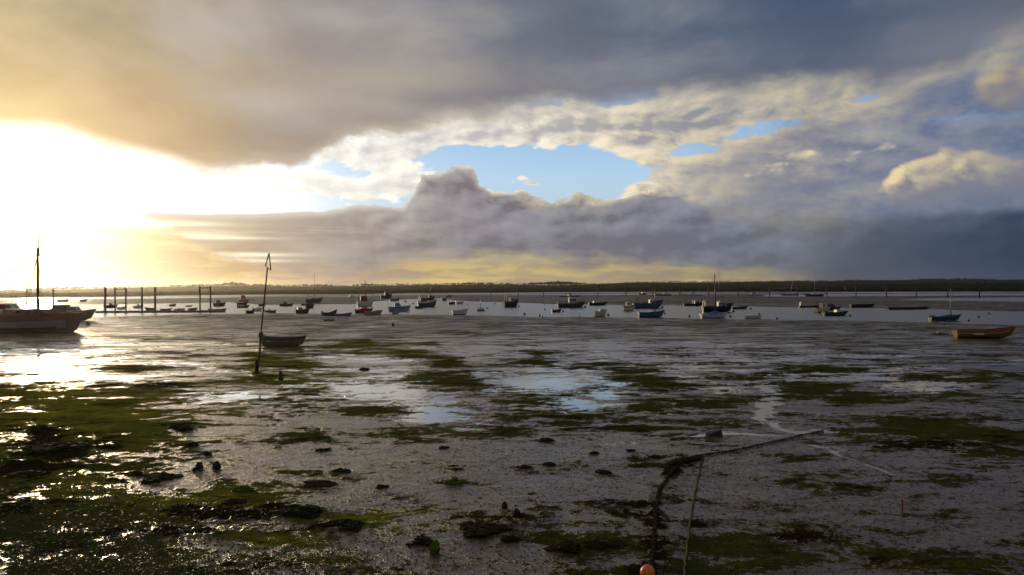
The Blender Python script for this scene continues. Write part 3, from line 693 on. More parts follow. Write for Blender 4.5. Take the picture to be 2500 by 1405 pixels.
def paint(name, c, rough=0.4, dirt=0.35, spec=0.4, scale=3.0):
    """painted or bare surface with weather streaks; c is the colour of the thing itself"""
    if name in _pm: return _pm[name]
    mt, b = new_mat(name)
    o = X(X.node('ShaderNodeTexCoord').outputs['Object']); ox, oy, oz = sep(o)
    n = noise(vec(ox * 1.0, oy * 1.0, oz * 0.45), scale, 5, 0.6); n2 = noise(o, scale * 6, 3, 0.6)
    dk = (c[0] * 0.45 + 0.01, c[1] * 0.42 + 0.008, c[2] * 0.38 + 0.006, 1)
    X.put(b.inputs['Base Color'], mixc(sstep(0.48, 0.74, n * 0.75 + n2 * 0.25) * dirt * 1.6, (c[0], c[1], c[2], 1), dk))
    X.put(b.inputs['Roughness'], clamp01(rough + (n - 0.5) * 0.3)); b.inputs['Specular IOR Level'].default_value = spec
    X.put(b.inputs['Normal'], bump(n2, 0.15, 0.01))
    _pm[name] = mt
    return mt
WHITE = paint('white_paint', (0.72, 0.70, 0.66)); CREAM = paint('cream_paint', (0.62, 0.56, 0.42)); GREYP = paint('grey_paint', (0.30, 0.31, 0.33))
BLACK = paint('black_paint', (0.018, 0.018, 0.022)); NAVY = paint('navy_paint', (0.020, 0.030, 0.070)); BLUE = paint('blue_paint', (0.045, 0.110, 0.300)); LBLUE = paint('pale_blue_paint', (0.30, 0.40, 0.52))
TEAL = paint('teal_paint', (0.020, 0.075, 0.090)); RED = paint('red_paint', (0.33, 0.035, 0.022)); ORANGE = paint('orange_paint', (0.40, 0.10, 0.022), 0.5, 0.6); BROWN = paint('brown_paint', (0.11, 0.06, 0.035)); GREEN = paint('green_paint', (0.045, 0.075, 0.045))
YELLOW = paint('yellow_paint', (0.20, 0.12, 0.028), 0.65, 0.9, 0.2); MAUVE = paint('mauve_paint', (0.16, 0.16, 0.28)); DGREY = paint('dark_grey_paint', (0.055, 0.058, 0.065)); ANTIF = paint('antifouling_red', (0.16, 0.03, 0.022), 0.7)
WOOD = paint('weathered_wood', (0.10, 0.075, 0.05), 0.75, 0.5, 0.2); SPAR = paint('varnished_spar', (0.16, 0.085, 0.04), 0.35); ALLOY = paint('dull_alloy', (0.40, 0.40, 0.40), 0.35, 0.2, 0.6); RUST = paint('rusty_iron', (0.17, 0.055, 0.025), 0.8, 0.6, 0.2)
GLASS = paint('window_glass', (0.012, 0.014, 0.018), 0.06, 0.1, 0.8); BTARP = paint('blue_tarpaulin', (0.03, 0.13, 0.42), 0.55, 0.3, 0.25); RTARP = paint('red_tarpaulin', (0.32, 0.025, 0.018), 0.6, 0.3, 0.2); GTARP = paint('faded_green_tarpaulin', (0.16, 0.19, 0.15), 0.65, 0.4, 0.2); DTARP = paint('dark_canvas', (0.03, 0.03, 0.045), 0.7, 0.3, 0.2); TTARP = paint('teal_canvas', (0.028, 0.085, 0.13), 0.65, 0.3, 0.2)
RUBBER = paint('black_rubber', (0.016, 0.016, 0.017), 0.55, 0.2, 0.3); ROPEM = paint('weedy_rope', (0.060, 0.066, 0.022), 0.9, 0.5, 0.1, 8.0); WEEDP = paint('slimy_weed', (0.026, 0.026, 0.011), 0.85, 0.6, 0.06, 6.0); GWEED = paint('bright_green_weed', (0.070, 0.110, 0.012), 0.85, 0.5, 0.06, 6.0); STONE = paint('dark_stone', (0.040, 0.035, 0.029), 0.85, 0.6, 0.06, 5.0)
PILE = paint('wet_timber', (0.040, 0.030, 0.022), 0.6, 0.5, 0.3); BUOYR = paint('faded_red_plastic', (0.30, 0.05, 0.03), 0.45); BUOYO = paint('orange_plastic', (0.75, 0.20, 0.035), 0.4); FEATHER = paint('gull_feathers', (0.75, 0.75, 0.74), 0.7, 0.1, 0.2); GFEATHER = paint('grey_feathers', (0.30, 0.31, 0.33), 0.7, 0.1, 0.2); BEAK = paint('yellow_beak', (0.6, 0.35, 0.04), 0.5)
ROOFG = paint('pale_roof', (0.55, 0.55, 0.54)); GREENH = paint('algae_stained_hull', (0.20, 0.165, 0.10), 0.7, 0.6, 0.2); MAROON = paint('maroon_paint', (0.17, 0.035, 0.028), 0.5, 0.5)

def hull_rings(L, B, H, D, tw=0.78, full=0.45, rb=0.45, rs=0.10, rake=0.10, n=16, m=7, flare=0.8):
    """cross sections from stern to bow: lists of points port sheer -> keel -> starboard sheer"""
    rings = []
    for i in range(n):
        t = i / (n - 1)
        if t < full: f = tw + (1 - tw) * math.sin(math.pi / 2 * t / full)
        else: f = max(1 - ((t - full) / (1 - full)) ** 2.3, 0.012)
        zs = H * (1 + rb * max(t - 0.35, 0) ** 2 / 0.42 + rs * (1 - t) ** 3)
        zk = -D + (max(t - 0.72, 0) / 0.28) ** 2.2 * (D + H * 0.22) + (1 - t) ** 4 * D * 0.35
        ring = []
        for j in range(-m, m + 1):
            a = abs(j) / m
            y = B / 2 * f * (math.sin(a * math.pi / 2) ** flare) * (1 if j > 0 else -1)
            zz = zk + (zs - zk) * (1 - math.cos(a * math.pi / 2)) ** 0.85
            xx = -L / 2 + L * t + rake * L * (zz / max(H, 0.01)) * t ** 6 - 0.02 * L * (zz / max(H, 0.01)) * (1 - t) ** 6
            ring.append((xx, y, zz))
        rings.append(ring)
    return rings
def make_hull(root, L, B, H, D, top, bottom=None, band=None, deck=None, inner=None, name='hull', gun=None, mid=None, **k):
    """planked shell with gunwale; deck: a closed deck, otherwise an open boat with inside and thwarts"""
    R_ = hull_rings(L, B, H, D, **k); n = len(R_); m = len(R_[0]); mb = MB()
    mats = [top, bottom or top, band or top, inner or top, mid[2] if mid else top]
    vs = [p for r in R_ for p in r]; fl = []; mi = []
    for i in range(n - 1):
        for j in range(m - 1):
            q = (i * m + j, i * m + j + 1, (i + 1) * m + j + 1, (i + 1) * m + j)
            zc = sum(vs[a][2] for a in q) / 4; hz = (zc + D) / (R_[i][0][2] + D)
            fl.append(q); mi.append(4 if mid and mid[0] * H < zc < mid[1] * H else (1 if zc < 0.10 * H else (2 if hz > 0.84 else 0)))
    o = len(mb.v); mb.v += vs; mb.f += fl; mb.mi += mi
    mb.f.append(tuple(range(m))[::-1]); mb.mi.append(0)          # transom
    if deck is None:
        iv = []
        zf = -D * 0.1 + 0.14 * H
        for i, r in enumerate(R_):
            for (x, y, zz) in r:
                sx = 0.94; iv.append((x * 0.965 + 0.0, y * 0.90, max(zz, zf) if abs(y) < 1e9 else zz))
        o2 = len(mb.v); mb.v += iv
        for i in range(n - 1):
            for j in range(m - 1):
                mb.f.append((o2 + i * m + j, o2 + (i + 1) * m + j, o2 + (i + 1) * m + j + 1, o2 + i * m + j + 1)); mb.mi.append(3)
        mb.f.append(tuple(o2 + j for j in range(m))); mb.mi.append(3)
        for i in range(n - 1):
            for j, s_ in ((0, 1), (m - 1, -1)):
                q = (i * m + j, (i + 1) * m + j, o2 + (i + 1) * m + j, o2 + i * m + j)
                mb.f.append(q if s_ > 0 else q[::-1]); mb.mi.append(2)
        mb.f.append((0, o2, o2 + m - 1, m - 1)); mb.mi.append(2)
    h = mb.build(name, mats, root, smooth=True)
    try: h.data.set_sharp_from_angle(angle=R(40))
    except Exception: pass
    if deck is not None:
        dm = MB()
        vs = []; fs = []
        for i, r in enumerate(R_):
            a, c = r[0], r[-1]; cz = (a[2] + c[2]) / 2
            vs += [(a[0], a[1] * 0.97, cz - 0.04 * H), (a[0], 0, cz - 0.01 * H), (c[0], c[1] * 0.97, cz - 0.04 * H)]
        for i in range(n - 1):
            for j in range(2): fs.append((i * 3 + j, i * 3 + 3 + j, i * 3 + 4 + j, i * 3 + 1 + j))
        dm.add(vs, [f[::-1] for f in fs]); dm.build('deck', deck, root)
    g = MB(); rg_ = max(0.022 * B, 0.02)
    g.tube([Vector(r[0]) for r in R_] , rg_, 6); g.tube([Vector(r[-1]) for r in R_], rg_, 6); g.tube([Vector(R_[0][0]), Vector(R_[0][-1])], rg_, 6)
    g.build('gunwale', gun or band or top, root, smooth=True)
    return R_
def sheer_at(R_, x):
    """(half breadth, height) of the hull at x"""
    for a, c in zip(R_[:-1], R_[1:]):
        if a[0][0] <= x <= c[0][0]:
            f = (x - a[0][0]) / max(c[0][0] - a[0][0], 1e-6)
            return abs(a[0][1]) * (1 - f) + abs(c[0][1]) * f, a[0][2] * (1 - f) + c[0][2] * f
    e = R_[0] if x < 0 else R_[-1]
    return abs(e[0][1]), e[0][2]
def cabin(root, x0, x1, w0, w1, z0, z1, mat, roofm, rf=0.25, rr=0.05, nwin=2, front=True, name='cabin', over=0.06, wh=(0.45, 0.85)):
    """deck house with sloping front (towards the bow), roof slab and dark panes"""
    dx_ = (x1 - x0); h = z1 - z0
    tx0, tx1 = x0 + rr * h, x1 - rf * h
    mb = MB().frustum((x0, x1, -w0 / 2, w0 / 2, z0), (tx0, tx1, -w1 / 2, w1 / 2, z1))
    c = mb.build(name, mat, root)
    MB().box(tx0 - over * dx_, tx1 + over * dx_, -w1 / 2 - over, w1 / 2 + over, z1 + 0.003, z1 + 0.003 + max(0.06 * h, 0.04)).build('roof', roofm, c)
    za, zb = z0 + wh[0] * h, z0 + wh[1] * h
    def side(xa, xb, sgn):
        fa, fb = wh; ya = sgn * ((w0 / 2) * (1 - fa) + (w1 / 2) * fa + 0.012); yb = sgn * ((w0 / 2) * (1 - fb) + (w1 / 2) * fb + 0.012); yi = sgn * 0.03
        k = lambda x, f: x * (1 - f) + (tx0 + (x - x0) / dx_ * (tx1 - tx0)) * f
        p = [(k(xa, fa), ya, za), (k(xb, fa), ya, za), (k(xb, fb), yb, zb), (k(xa, fb), yb, zb)]
        q = [(x, y - yi, zz) for x, y, zz in p]
        MB().add(p + q, [(0, 1, 2, 3) if sgn < 0 else (3, 2, 1, 0), (4, 7, 6, 5) if sgn < 0 else (5, 6, 7, 4), (0, 4, 5, 1), (1, 5, 6, 2), (2, 6, 7, 3), (3, 7, 4, 0)]).build('window', GLASS, c)
    for i in range(nwin):
        g = 0.10; a = x0 + dx_ * (g + (1 - 2 * g) * (i + 0.10) / nwin); b_ = x0 + dx_ * (g + (1 - 2 * g) * (i + 0.90) / nwin)
        side(a, b_, -1); side(a, b_, 1)
    if front:
        fa, fb = wh; xa = x1 * (1 - fa) + tx1 * fa + 0.014; xb = x1 * (1 - fb) + tx1 * fb + 0.014; wa = w0 * 0.40; wb = w1 * 0.40
        p = [(xa, -wa, za), (xa, wa, za), (xb, wb, zb), (xb, -wb, zb)]; q = [(x - 0.03, y, zz) for x, y, zz in p]
        MB().add(p + q, [(0, 1, 2, 3), (7, 6, 5, 4), (0, 4, 5, 1), (1, 5, 6, 2), (2, 6, 7, 3), (3, 7, 4, 0)]).build('windscreen', GLASS, c)
    return c
def mast(root, x, z0, h, r, mat=None, R_=None, L=None, boom=0.0, stays=True, lean=0.0, spreader=False):
    top = Vector((x + lean * h, 0, z0 + h))
    m_ = MB().tube([(x, 0, z0), (x + lean * h * 0.5, 0, z0 + h * 0.5), top], [r, r * 0.9, r * 0.55], 8).build('mast', mat or SPAR, root, smooth=True)
    if spreader: MB().tube([(x + lean * h * .6, -0.09 * h, z0 + h * 0.62), (x + lean * h * .6, 0.09 * h, z0 + h * 0.62)], r * 0.4, 5).build('spreader', ALLOY, m_)
    if boom: MB().tube([(x, 0, z0 + 0.12 * h), (x - boom, 0, z0 + 0.10 * h)], [r * 0.7, r * 0.6], 7).build('boom', mat or SPAR, m_, smooth=True)
    if stays and R_ is not None:
        b_, sz = sheer_at(R_, x); rr = max(0.012, r * 0.12); g = MB()
        for p in ((R_[-1][0][0], 0, R_[-1][0][2]), (R_[0][0][0], 0, R_[0][0][2]), (x - 0.05 * L, -b_, sz), (x - 0.05 * L, b_, sz)): g.tube([p, top], rr, 4)
        g.build('rigging', DGREY, root)
    return m_
def outboard(root, R_, s, mat=None, up=False):
    x = R_[0][0][0]; zt = R_[0][0][2]
    mb = MB().frustum((x - 0.42 * s, x + 0.10 * s, -0.18 * s, 0.18 * s, zt + 0.02 * s), (x - 0.34 * s, x + 0.06 * s, -0.14 * s, 0.14 * s, zt + 0.58 * s))
    mb.frustum((x - 0.30 * s, x - 0.12 * s, -0.05 * s, 0.05 * s, zt - 0.95 * s), (x - 0.34 * s, x - 0.08 * s, -0.08 * s, 0.08 * s, zt + 0.02 * s))
    mb.tube([(x + 0.05 * s, 0, zt + 0.25 * s), (x + 0.55 * s, 0.05 * s, zt + 0.32 * s)], 0.03 * s, 6)
    return mb.build('outboard_motor', mat or DGREY, root)
def tent(root, R_, L, H, xr, zr, mat, x0f=-0.47, x1f=0.42, drop=0.35, name='boat_cover'):
    """canvas cover laced down along the gunwale, propped to a peak at (xr, zr)"""
    n = 15; vs = []; fs = []
    for i in range(n):
        x = L * (x0f + (x1f - x0f) * i / (n - 1)); b_, sz = sheer_at(R_, x); d = abs(x - xr) / L
        zz = max(sz + 0.05 * H, zr - (zr - sz) * min(1.0, (d * (2.0 if x < xr else 3.6)) ** 0.8) * 0.95); w = math.sin(i * 2.1) * 0.03 * H
        vs += [(x, -b_ * 1.04, sz - drop * H * (0.6 + 0.3 * math.sin(i * 1.7))), (x, -b_ * 1.03, sz + 0.01), (x, -b_ * 0.5, (sz + zz) / 2 - 0.03 * H + w), (x, 0, zz), (x, b_ * 0.5, (sz + zz) / 2 - 0.03 * H - w), (x, b_ * 1.03, sz + 0.01), (x, b_ * 1.04, sz - drop * H * 0.7)]
    for i in range(n - 1):
        for j in range(6): fs.append((i * 7 + j, i * 7 + 7 + j, i * 7 + 8 + j, i * 7 + 1 + j))
    return MB().add(vs, fs).build(name, mat, root, smooth=True)
def thwarts(root, R_, L, H, mat, at=(-0.3, 0.0, 0.25)):
    for f in at:
        b_, sz = sheer_at(R_, f * L)
        MB().box(f * L - 0.04 * L, f * L + 0.04 * L, -b_ * 0.88, b_ * 0.88, sz - 0.32 * H, sz - 0.24 * H).build('thwart', mat, root)
def rails(root, R_, x0, x1, h, mat=None, n=5):
    for sgn in (-1, 1):
        g = MB(); pts = []
        for i in range(n):
            x = x0 + (x1 - x0) * i / (n - 1); b_, sz = sheer_at(R_, x)
            pts.append((x, sgn * b_ * 0.94, sz + h)); g.tube([(x, sgn * b_ * 0.94, sz - 0.02), pts[-1]], 0.018, 5)
        g.tube(pts, 0.02, 5)
        g.build('guard_rail', mat or ALLOY, root)

def boat(name, cat, label, x0, x1, yw, h, yaw=15, B=0.36, mud=False, heel=0.0, trim=0.0, group=None, D=None):
    """root of a boat seen between x0 and x1, its waterline at yw and its side h pixels high; returns root, L, beam, H, metres per pixel"""
    zz = ZW
    p = ground((x0 + x1) / 2, yw, ZW)
    if mud:
        for _ in range(3):
            zz = mud_z(p.x, p.y); p = ground((x0 + x1) / 2, yw, zz)
    k = p.y / F
    c, s_ = abs(math.cos(R(yaw))), abs(math.sin(R(yaw)))
    L = (x1 - x0) * k / (c + B * s_ * 0.8)
    root = bpy.data.objects.new(name, None); COL.objects.link(root); root.empty_display_size = 0.5
    H = h * k / (1.12 if mud else 1.0)
    root.location = (p.x, p.y + (B * L * 0.5 * c), zz + (0.12 * H if mud else 0.0))
    root.rotation_euler = (R(heel), R(trim), R(yaw + math.degrees(-math.atan2(p.x, p.y)) * 0.0))
    tag(root, label, cat, group)
    return root, L, B * L, H, k
# ------------------------------------------------------------------ the boats, left to right
def dinghy(label, x0, x1, yw, h, yaw, top, bottom=None, band=None, inner=None, motor=None, cover=None, peak=None, mud=False, heel=0, trim=0, seats=True, name='dinghy', B=0.40, group=None, gun=None, rb=0.5, cat='dinghy', tw=0.78):
    r, L, Bm, H, k = boat(name, cat, label, x0, x1, yw, h, yaw, B, mud, heel, trim, group)
    R_ = make_hull(r, L, Bm, H, 0.25 * H, top, bottom, band, None, inner or WOOD, gun=gun, rb=rb, tw=tw)
    if seats and cover is None: thwarts(r, R_, L, H, WOOD)
    if cover is not None: tent(r, R_, L, H, (peak or (0.1, 1.5))[0] * L, (peak or (0.1, 1.5))[1] * H, cover)
    if motor is not None: outboard(r, R_, motor * k if motor > 2 else motor, None)
    return r, R_, L, Bm, H, k

# --- the old sailing barge and its two neighbours at the left
r, L, Bm, H, k = boat('sailing_barge', 'barge', 'old timber sailing barge with tall tapering mast, beached against the low sun', -196, 146, 816, 40, 183, 0.26, True)
R_ = make_hull(r, L, Bm, H * 1.1, 0.25 * H, MAROON, BROWN, MAROON, WOOD, tw=0.88, rb=0.15, rake=0.03, full=0.35, mid=(0.22, 0.62, GREYP), m=12)
c_ = cabin(r, -0.36 * L, -0.04 * L, Bm * 0.62, Bm * 0.56, H * 1.02, H * 1.02 + 17 * k, MAROON, RUST, rf=0.2, rr=0.5, nwin=4, over=0.01)
cabin(r, 0.10 * L, 0.30 * L, Bm * 0.60, Bm * 0.54, H * 1.02, H * 1.02 + 14 * k, BROWN, RUST, nwin=3, over=0.01)
xm = -((63 + 196) / 342 - 0.5) * L
mst = mast(r, xm, H * 1.0, 172 * k, 0.19, SPAR, R_, L, boom=0, stays=False)
MB().tube([(xm - 0.16, 0, H + 152 * k), (xm - 0.16, 0, H + 205 * k)], [0.09, 0.03], 8).build('topmast', SPAR, mst, smooth=True)
MB().box(xm - 0.30, xm + 0.14, -0.30, 0.30, H + 153 * k, H + 154.5 * k).build('crosstrees', WOOD, mst)
sh = MB()
for s_ in (-1, 1):
    for dxx in (0.25, 0.65, 1.05):
        sh.tube([(xm + dxx, s_ * Bm * 0.47, H), (xm, s_ * 0.1, H + 148 * k)], 0.024, 4)
    for q in range(1, 22):
        f = q / 24
        sh.tube([(xm + 0.25 * (1 - f), s_ * (Bm * 0.47 * (1 - f) + 0.1 * f), H + 148 * k * f), (xm + 1.05 * (1 - f), s_ * (Bm * 0.47 * (1 - f) + 0.1 * f), H + 148 * k * f)], 0.016, 4)
sh.build('shrouds', DGREY, r)
MB().tube([(R_[-1][0][0], 0, H * 1.2), (xm, 0, H + 146 * k)], 0.03, 5).build('forestay', DGREY, r)
rails(r, R_, -0.48 * L, -0.38 * L, 7 * k, RUST)
MB().tube([(-0.02 * L, 0, H * 1.05 + 23 * k), (0.30 * L, 0, H * 1.05 + 25 * k)], [0.35, 0.3], 9).build('furled_sail', RTARP, r, smooth=True)

r, L, Bm, H, k = boat('motor_cruiser', 'motorboat', 'dark cruiser with canvas canopy moored close behind the old sailing barge', 112, 210, 784, 20, 8, 0.34, True)
R_ = make_hull(r, L, Bm, H, 0.2 * H, BROWN, BLACK, DGREY, GREYP)
cabin(r, -0.05 * L, 0.30 * L, Bm * 0.7, Bm * 0.6, H * 0.95, H * 0.95 + 15 * k, GREYP, DGREY, rf=0.8, nwin=3)
MB().frustum((-0.42 * L, -0.04 * L, -Bm * 0.38, Bm * 0.38, H * 0.95), (-0.38 * L, -0.03 * L, -Bm * 0.3, Bm * 0.3, H * 0.95 + 20 * k)).build('canopy', DTARP, r)
rails(r, R_, 0.30 * L, 0.46 * L, 6 * k)
r, L, Bm, H, k = boat('motor_cruiser', 'motorboat', 'pale cabin cruiser half hidden behind the old sailing barge near the sun', -60, 62, 782, 20, 10, 0.34, True)
R_ = make_hull(r, L, Bm, H, 0.2 * H, WHITE, BLACK, GREYP, WHITE)
cabin(r, -0.25 * L, 0.30 * L, Bm * 0.7, Bm * 0.6, H * 0.95, H * 0.95 + 20 * k, WHITE, ROOFG, rf=0.9, nwin=3)
mast(r, 0.1 * L, H + 20 * k, 52 * k, 0.04, ALLOY, R_, L, lean=0.2, stays=False)

# --- boats between the barge and the pontoon
dinghy('dark dinghy on the glittering water between barge mast and lone pile', 138, 162, 738, 5, 10, BROWN, ANTIF)
dinghy('small open boat in the sun glitter just left of the first pontoon pile', 195, 209, 738, 5, 12, DGREY)
def low_motor(label, x0, x1, yw, h, yaw, hullm, cabm, ch, xa=-0.1, xb=0.25, mud=False, bottom=None, B=0.36, arch=False, name='motorboat', cat='motorboat', rb=0.4, band=None, rf=0.9, nwin=2, canopy=None, roof=None, motor=0):
    r, L, Bm, H, k = boat(name, cat, label, x0, x1, yw, h, yaw, B, mud)
    R_ = make_hull(r, L, Bm, H, 0.2 * H, hullm, bottom, band, ROOFG if hullm is WHITE else GREYP, rb=rb)
    cabin(r, xa * L, xb * L, Bm * 0.72, Bm * 0.58, H * 0.97, H * 0.97 + ch * k, cabm, roof or cabm, rf=rf, rr=0.15, nwin=nwin, over=0.02)
    if canopy: MB().frustum((-0.44 * L, xa * L - 0.02, -Bm * 0.40, Bm * 0.40, H * 0.97), (-0.40 * L, xa * L - 0.02, -Bm * 0.32, Bm * 0.32, H * 0.97 + ch * k * 1.05)).build('canopy', canopy, r)
    if arch:
        g = MB()
        for s_ in (-1, 1): g.tube([(-0.22 * L, s_ * Bm * 0.42, H), (-0.30 * L, s_ * Bm * 0.36, H + ch * k * 1.5)], 0.06, 6)
        g.tube([(-0.30 * L, -Bm * 0.36, H + ch * k * 1.5), (-0.30 * L, Bm * 0.36, H + ch * k * 1.5)], 0.06, 6)
        g.build('radar_arch', WHITE, r)
    rails(r, R_, 0.22 * L, 0.44 * L, 2.2 * k)
    if motor: outboard(r, R_, motor * k)
    return r, R_, L, Bm, H, k
low_motor('dark motorboat with small square wheelhouse behind the first pontoon pile', 252, 281, 752, 6, 12, BROWN, BROWN, 5)
dinghy('low dinghy tied inside the left crossbar frame of the pontoon', 285, 303, 756, 5, 8, GREYP)
r_, R_, L, Bm, H, k = low_motor('pale boxy cabin boat tied at the pontoon left of the plain pile pair', 325, 346, 753, 5, 10, WHITE, GREYP, 6)
dinghy('grey inflatable style tender at the foot of the twin plain piles', 352, 377, 758, 5, 170, DGREY, motor=3)
dinghy('brown open boat heaped with gear on the pontoon right of the twin piles', 390, 415, 759, 4, 6, BROWN)
dinghy('grey upturned tender shape lying mid pontoon beside brown boats', 424, 446, 760, 4.5, 8, GREYP, cover=DTARP)
low_motor('white stern motorboat floating clear behind the middle of the pontoon', 412, 427, 748, 4, 15, BROWN, WHITE, 3)
dinghy('tiny dark rowing boat on open water between motorboat and right crossbar frame', 453, 466, 749, 2.5, 5, DGREY)
dinghy('rust coloured covered dinghy on the pontoon left of the right crossbar frame', 458, 478, 758, 4, 8, RUST, cover=RTARP)
dinghy('long grey rib with outboard tied at the right tip of the pontoon', 508, 546, 760, 4, 6, DGREY, motor=4, B=0.3)
low_motor('dark hulled motorboat with open wheelhouse floating beyond the pontoon tip', 520, 546, 748, 7, 16, BLACK, DGREY, 7, -0.25, 0.2, rf=0.3)

# --- boats round and behind the leaning beacon
r, L, Bm, H, k = boat('fishing_boat', 'fishing boat', 'small fishing boat with bright orange red wheelhouse on the far mud', 581, 604, 737, 5, 25, 0.4)
R_ = make_hull(r, L, Bm, H, 0.2 * H, RED, BLACK, WHITE, WOOD)
cabin(r, -0.30 * L, 0.30 * L, Bm * 0.8, Bm * 0.7, H, H + 10 * k, ORANGE, RED, rf=0.3, nwin=2)
mast(r, 0.0, H + 10 * k, 8 * k, 0.05, ALLOY, stays=False)
dinghy('little white stern dinghy lying right of the orange fishing boat', 606, 616, 734, 3, 15, WHITE)
dinghy('black open boat in front of the orange fishing boat', 577, 601, 745, 5, 10, BLACK, inner=DGREY)
dinghy('dark dinghy with pale bottom below the black open boat', 578, 604, 752, 5, 10, DGREY, bottom=WHITE)
dinghy('deep dark open dinghy on the water edge left of the beacon pole', 599, 618, 766, 7, 12, BLACK, inner=DGREY, gun=WOOD, B=0.5)
low_motor('small white launch just left of the beacon pole', 617, 637, 760, 6, 14, WHITE, WHITE, 3, motor=4)
dinghy('half hidden brown dinghy touching the beacon pole line', 631, 646, 748, 5, 12, BROWN)
dinghy('small tender with white outboard right of the beacon pole', 646, 660, 763, 4, 14, DGREY, motor=5)
dinghy('dark dinghy with upright outboard next to the small tender', 656, 672, 764, 5, 12, NAVY, motor=6)
low_motor('long low brown cabin cruiser anchored right of the beacon', 682, 712, 748, 5, 6, BROWN, BROWN, 5, -0.25, 0.2)

def yacht(label, x0, x1, yw, h, yaw, hullm, deckm, mh, mx=0.05, mud=False, lean=0.0, boom=0.35, mizzen=0, mr=0.10, cab=3, bottom=None, mm=None, heel=0, B=0.32):
    r, L, Bm, H, k = boat('sailing_yacht', 'yacht', label, x0, x1, yw, h, yaw, B, mud, heel)
    R_ = make_hull(r, L, Bm, H, 0.3 * H, hullm, bottom, None, deckm, tw=0.55, rake=0.14)
    cabin(r, -0.18 * L, 0.22 * L, Bm * 0.55, Bm * 0.45, H * 0.96, H * 0.96 + cab * k, deckm, deckm, rf=0.8, rr=0.2, nwin=3, over=0.01, front=False)
    mast(r, mx * L, H, mh * k, mr, mm or ALLOY, R_, L, boom=boom * L, lean=lean, spreader=True)
    if mizzen: mast(r, -0.36 * L, H, mizzen * k, mr * 0.8, mm or ALLOY, boom=0.18 * L, stays=False)
    rails(r, R_, 0.2 * L, 0.46 * L, 2.5 * k)
    return r
yacht('two masted yacht with dark hull leaning on the far mud', 746, 781, 740, 9, 12, DGREY, MAUVE, 64, 0.12, True, -0.01, mizzen=36, mm=SPAR)
dinghy('flat brown skiff in front of the two masted yacht stern', 735, 759, 746, 4, 8, BROWN)
dinghy('dark dinghy with bright stern below the two masted yacht', 744, 764, 753, 7, 24, DGREY, inner=GREYP)
low_motor('black hulled cuddy boat with white outboard in front of the two masted yacht', 720, 751, 766, 9, 22, BLACK, GREYP, 6, -0.35, 0.15, motor=7)
dinghy('high bowed grey green dinghy with outboard, half behind a white upturned tender', 786, 817, 773, 9, 8, GREEN, motor=7, rb=0.9, inner=GREYP)
dinghy('rounded white tender drawn up on the mud below the high bowed dinghy', 789, 816, 783, 8, 10, WHITE, bottom=BLACK, mud=True, inner=GREYP, seats=False, rb=0.2)
dinghy('blue mauve covered dinghy at the water edge next to the white tender', 815, 853, 774, 7, 7, MAUVE, cover=MAUVE, peak=(0.3, 1.15))
low_motor('tiny blue and white cabin boat far out near the marsh', 849, 865, 730, 5, 16, WHITE, BLUE, 6, -0.2, 0.2)

def fishing(label, x0, x1, yw, h, yaw, hullm, housem, xa, xb, hh, bottom=ANTIF, band=None, roof=None, mastx=None, mh=0, gantry=None, deckgear=None, bits=(), mud=False, B=0.36, nwin=3, mr=0.11, wh=(0.5, 0.85), rb=0.6):
    r, L, Bm, H, k = boat('fishing_boat', 'fishing boat', label, x0, x1, yw, h, yaw, B, mud)
    R_ = make_hull(r, L, Bm, H, 0.3 * H, hullm, bottom, band, WOOD, rb=rb, rake=0.08)
    c = cabin(r, xa * L, xb * L, Bm * 0.66, Bm * 0.56, H * 0.95, H * 0.95 + hh * k, housem, roof or housem, rf=0.2, rr=0.0, nwin=nwin, wh=wh)
    if mastx is not None: mast(r, mastx * L, H, mh * k, mr, DGREY, R_, L)
    if gantry:
        gx, gh, gm = gantry; g = MB()
        for s_ in (-1, 1): g.tube([(gx * L, s_ * Bm * 0.40, H * 0.9), (gx * L + 0.02 * L, s_ * Bm * 0.38, H + gh * k)], 0.09, 6)
        g.tube([(gx * L + 0.02 * L, -Bm * 0.38, H + gh * k), (gx * L + 0.02 * L, Bm * 0.38, H + gh * k)], 0.09, 6)
        g.build('gantry', gm, r)
    if deckgear:
        rnd = random.Random(x0); d = MB()
        for q in range(9):
            x = L * rnd.uniform(*deckgear[0]); b_, sz = sheer_at(R_, x)
            d.ball((x, rnd.uniform(-0.5, 0.5) * b_, H * 0.95 + rnd.uniform(0.5, 3.0) * k), (rnd.uniform(1, 2.2) * k, rnd.uniform(1, 2) * k, rnd.uniform(1, 2.6) * k), 7, 5, 0, 0.2, rnd)
        d.build('net_pile', deckgear[1], r)
    rails(r, R_, -0.45 * L, xa * L, 3 * k, DGREY)
    rails(r, R_, 0.3 * L, 0.46 * L, 3 * k, DGREY)
    MB().tube([((xa + 0.04) * L, Bm * 0.1, H + hh * k), ((xa + 0.04) * L, Bm * 0.1, H + hh * k * 1.5)], 0.03, 5).build('aerial', ALLOY, c)
    MB().box((xa + 0.05) * L, (xa + 0.12) * L, -Bm * 0.2, Bm * 0.2, H + hh * k * 1.06, H + hh * k * 1.18).build('lamp_bar', ALLOY, c)
    return r, R_, L, Bm, H, k
fishing('white hulled fishing boat with red brown wheelhouse and tall pole mast', 871, 908, 748, 11, 18, WHITE, RED, -0.30, 0.20, 13, BLACK, None, BROWN, 0.05, 52, gantry=(-0.42, 14, RUST), deckgear=((-0.4, 0.3), BROWN))
dinghy('dinghy under a bright red peaked cover at the near water edge', 865, 905, 765, 8, 12, RED, cover=RTARP, peak=(0.16, 1.9), mud=False)
dinghy('dinghy under a sagging grey green cover overlapping the red covered one', 888, 928, 771, 9, 10, GREYP, cover=GTARP, peak=(0.34, 1.5), bottom=BLACK)
fishing('dark blue fishing boat with white stern far out near the marsh', 928, 954, 730, 8, 26, NAVY, NAVY, -0.1, 0.3, 8, BLACK, None, None, 0.0, 14)
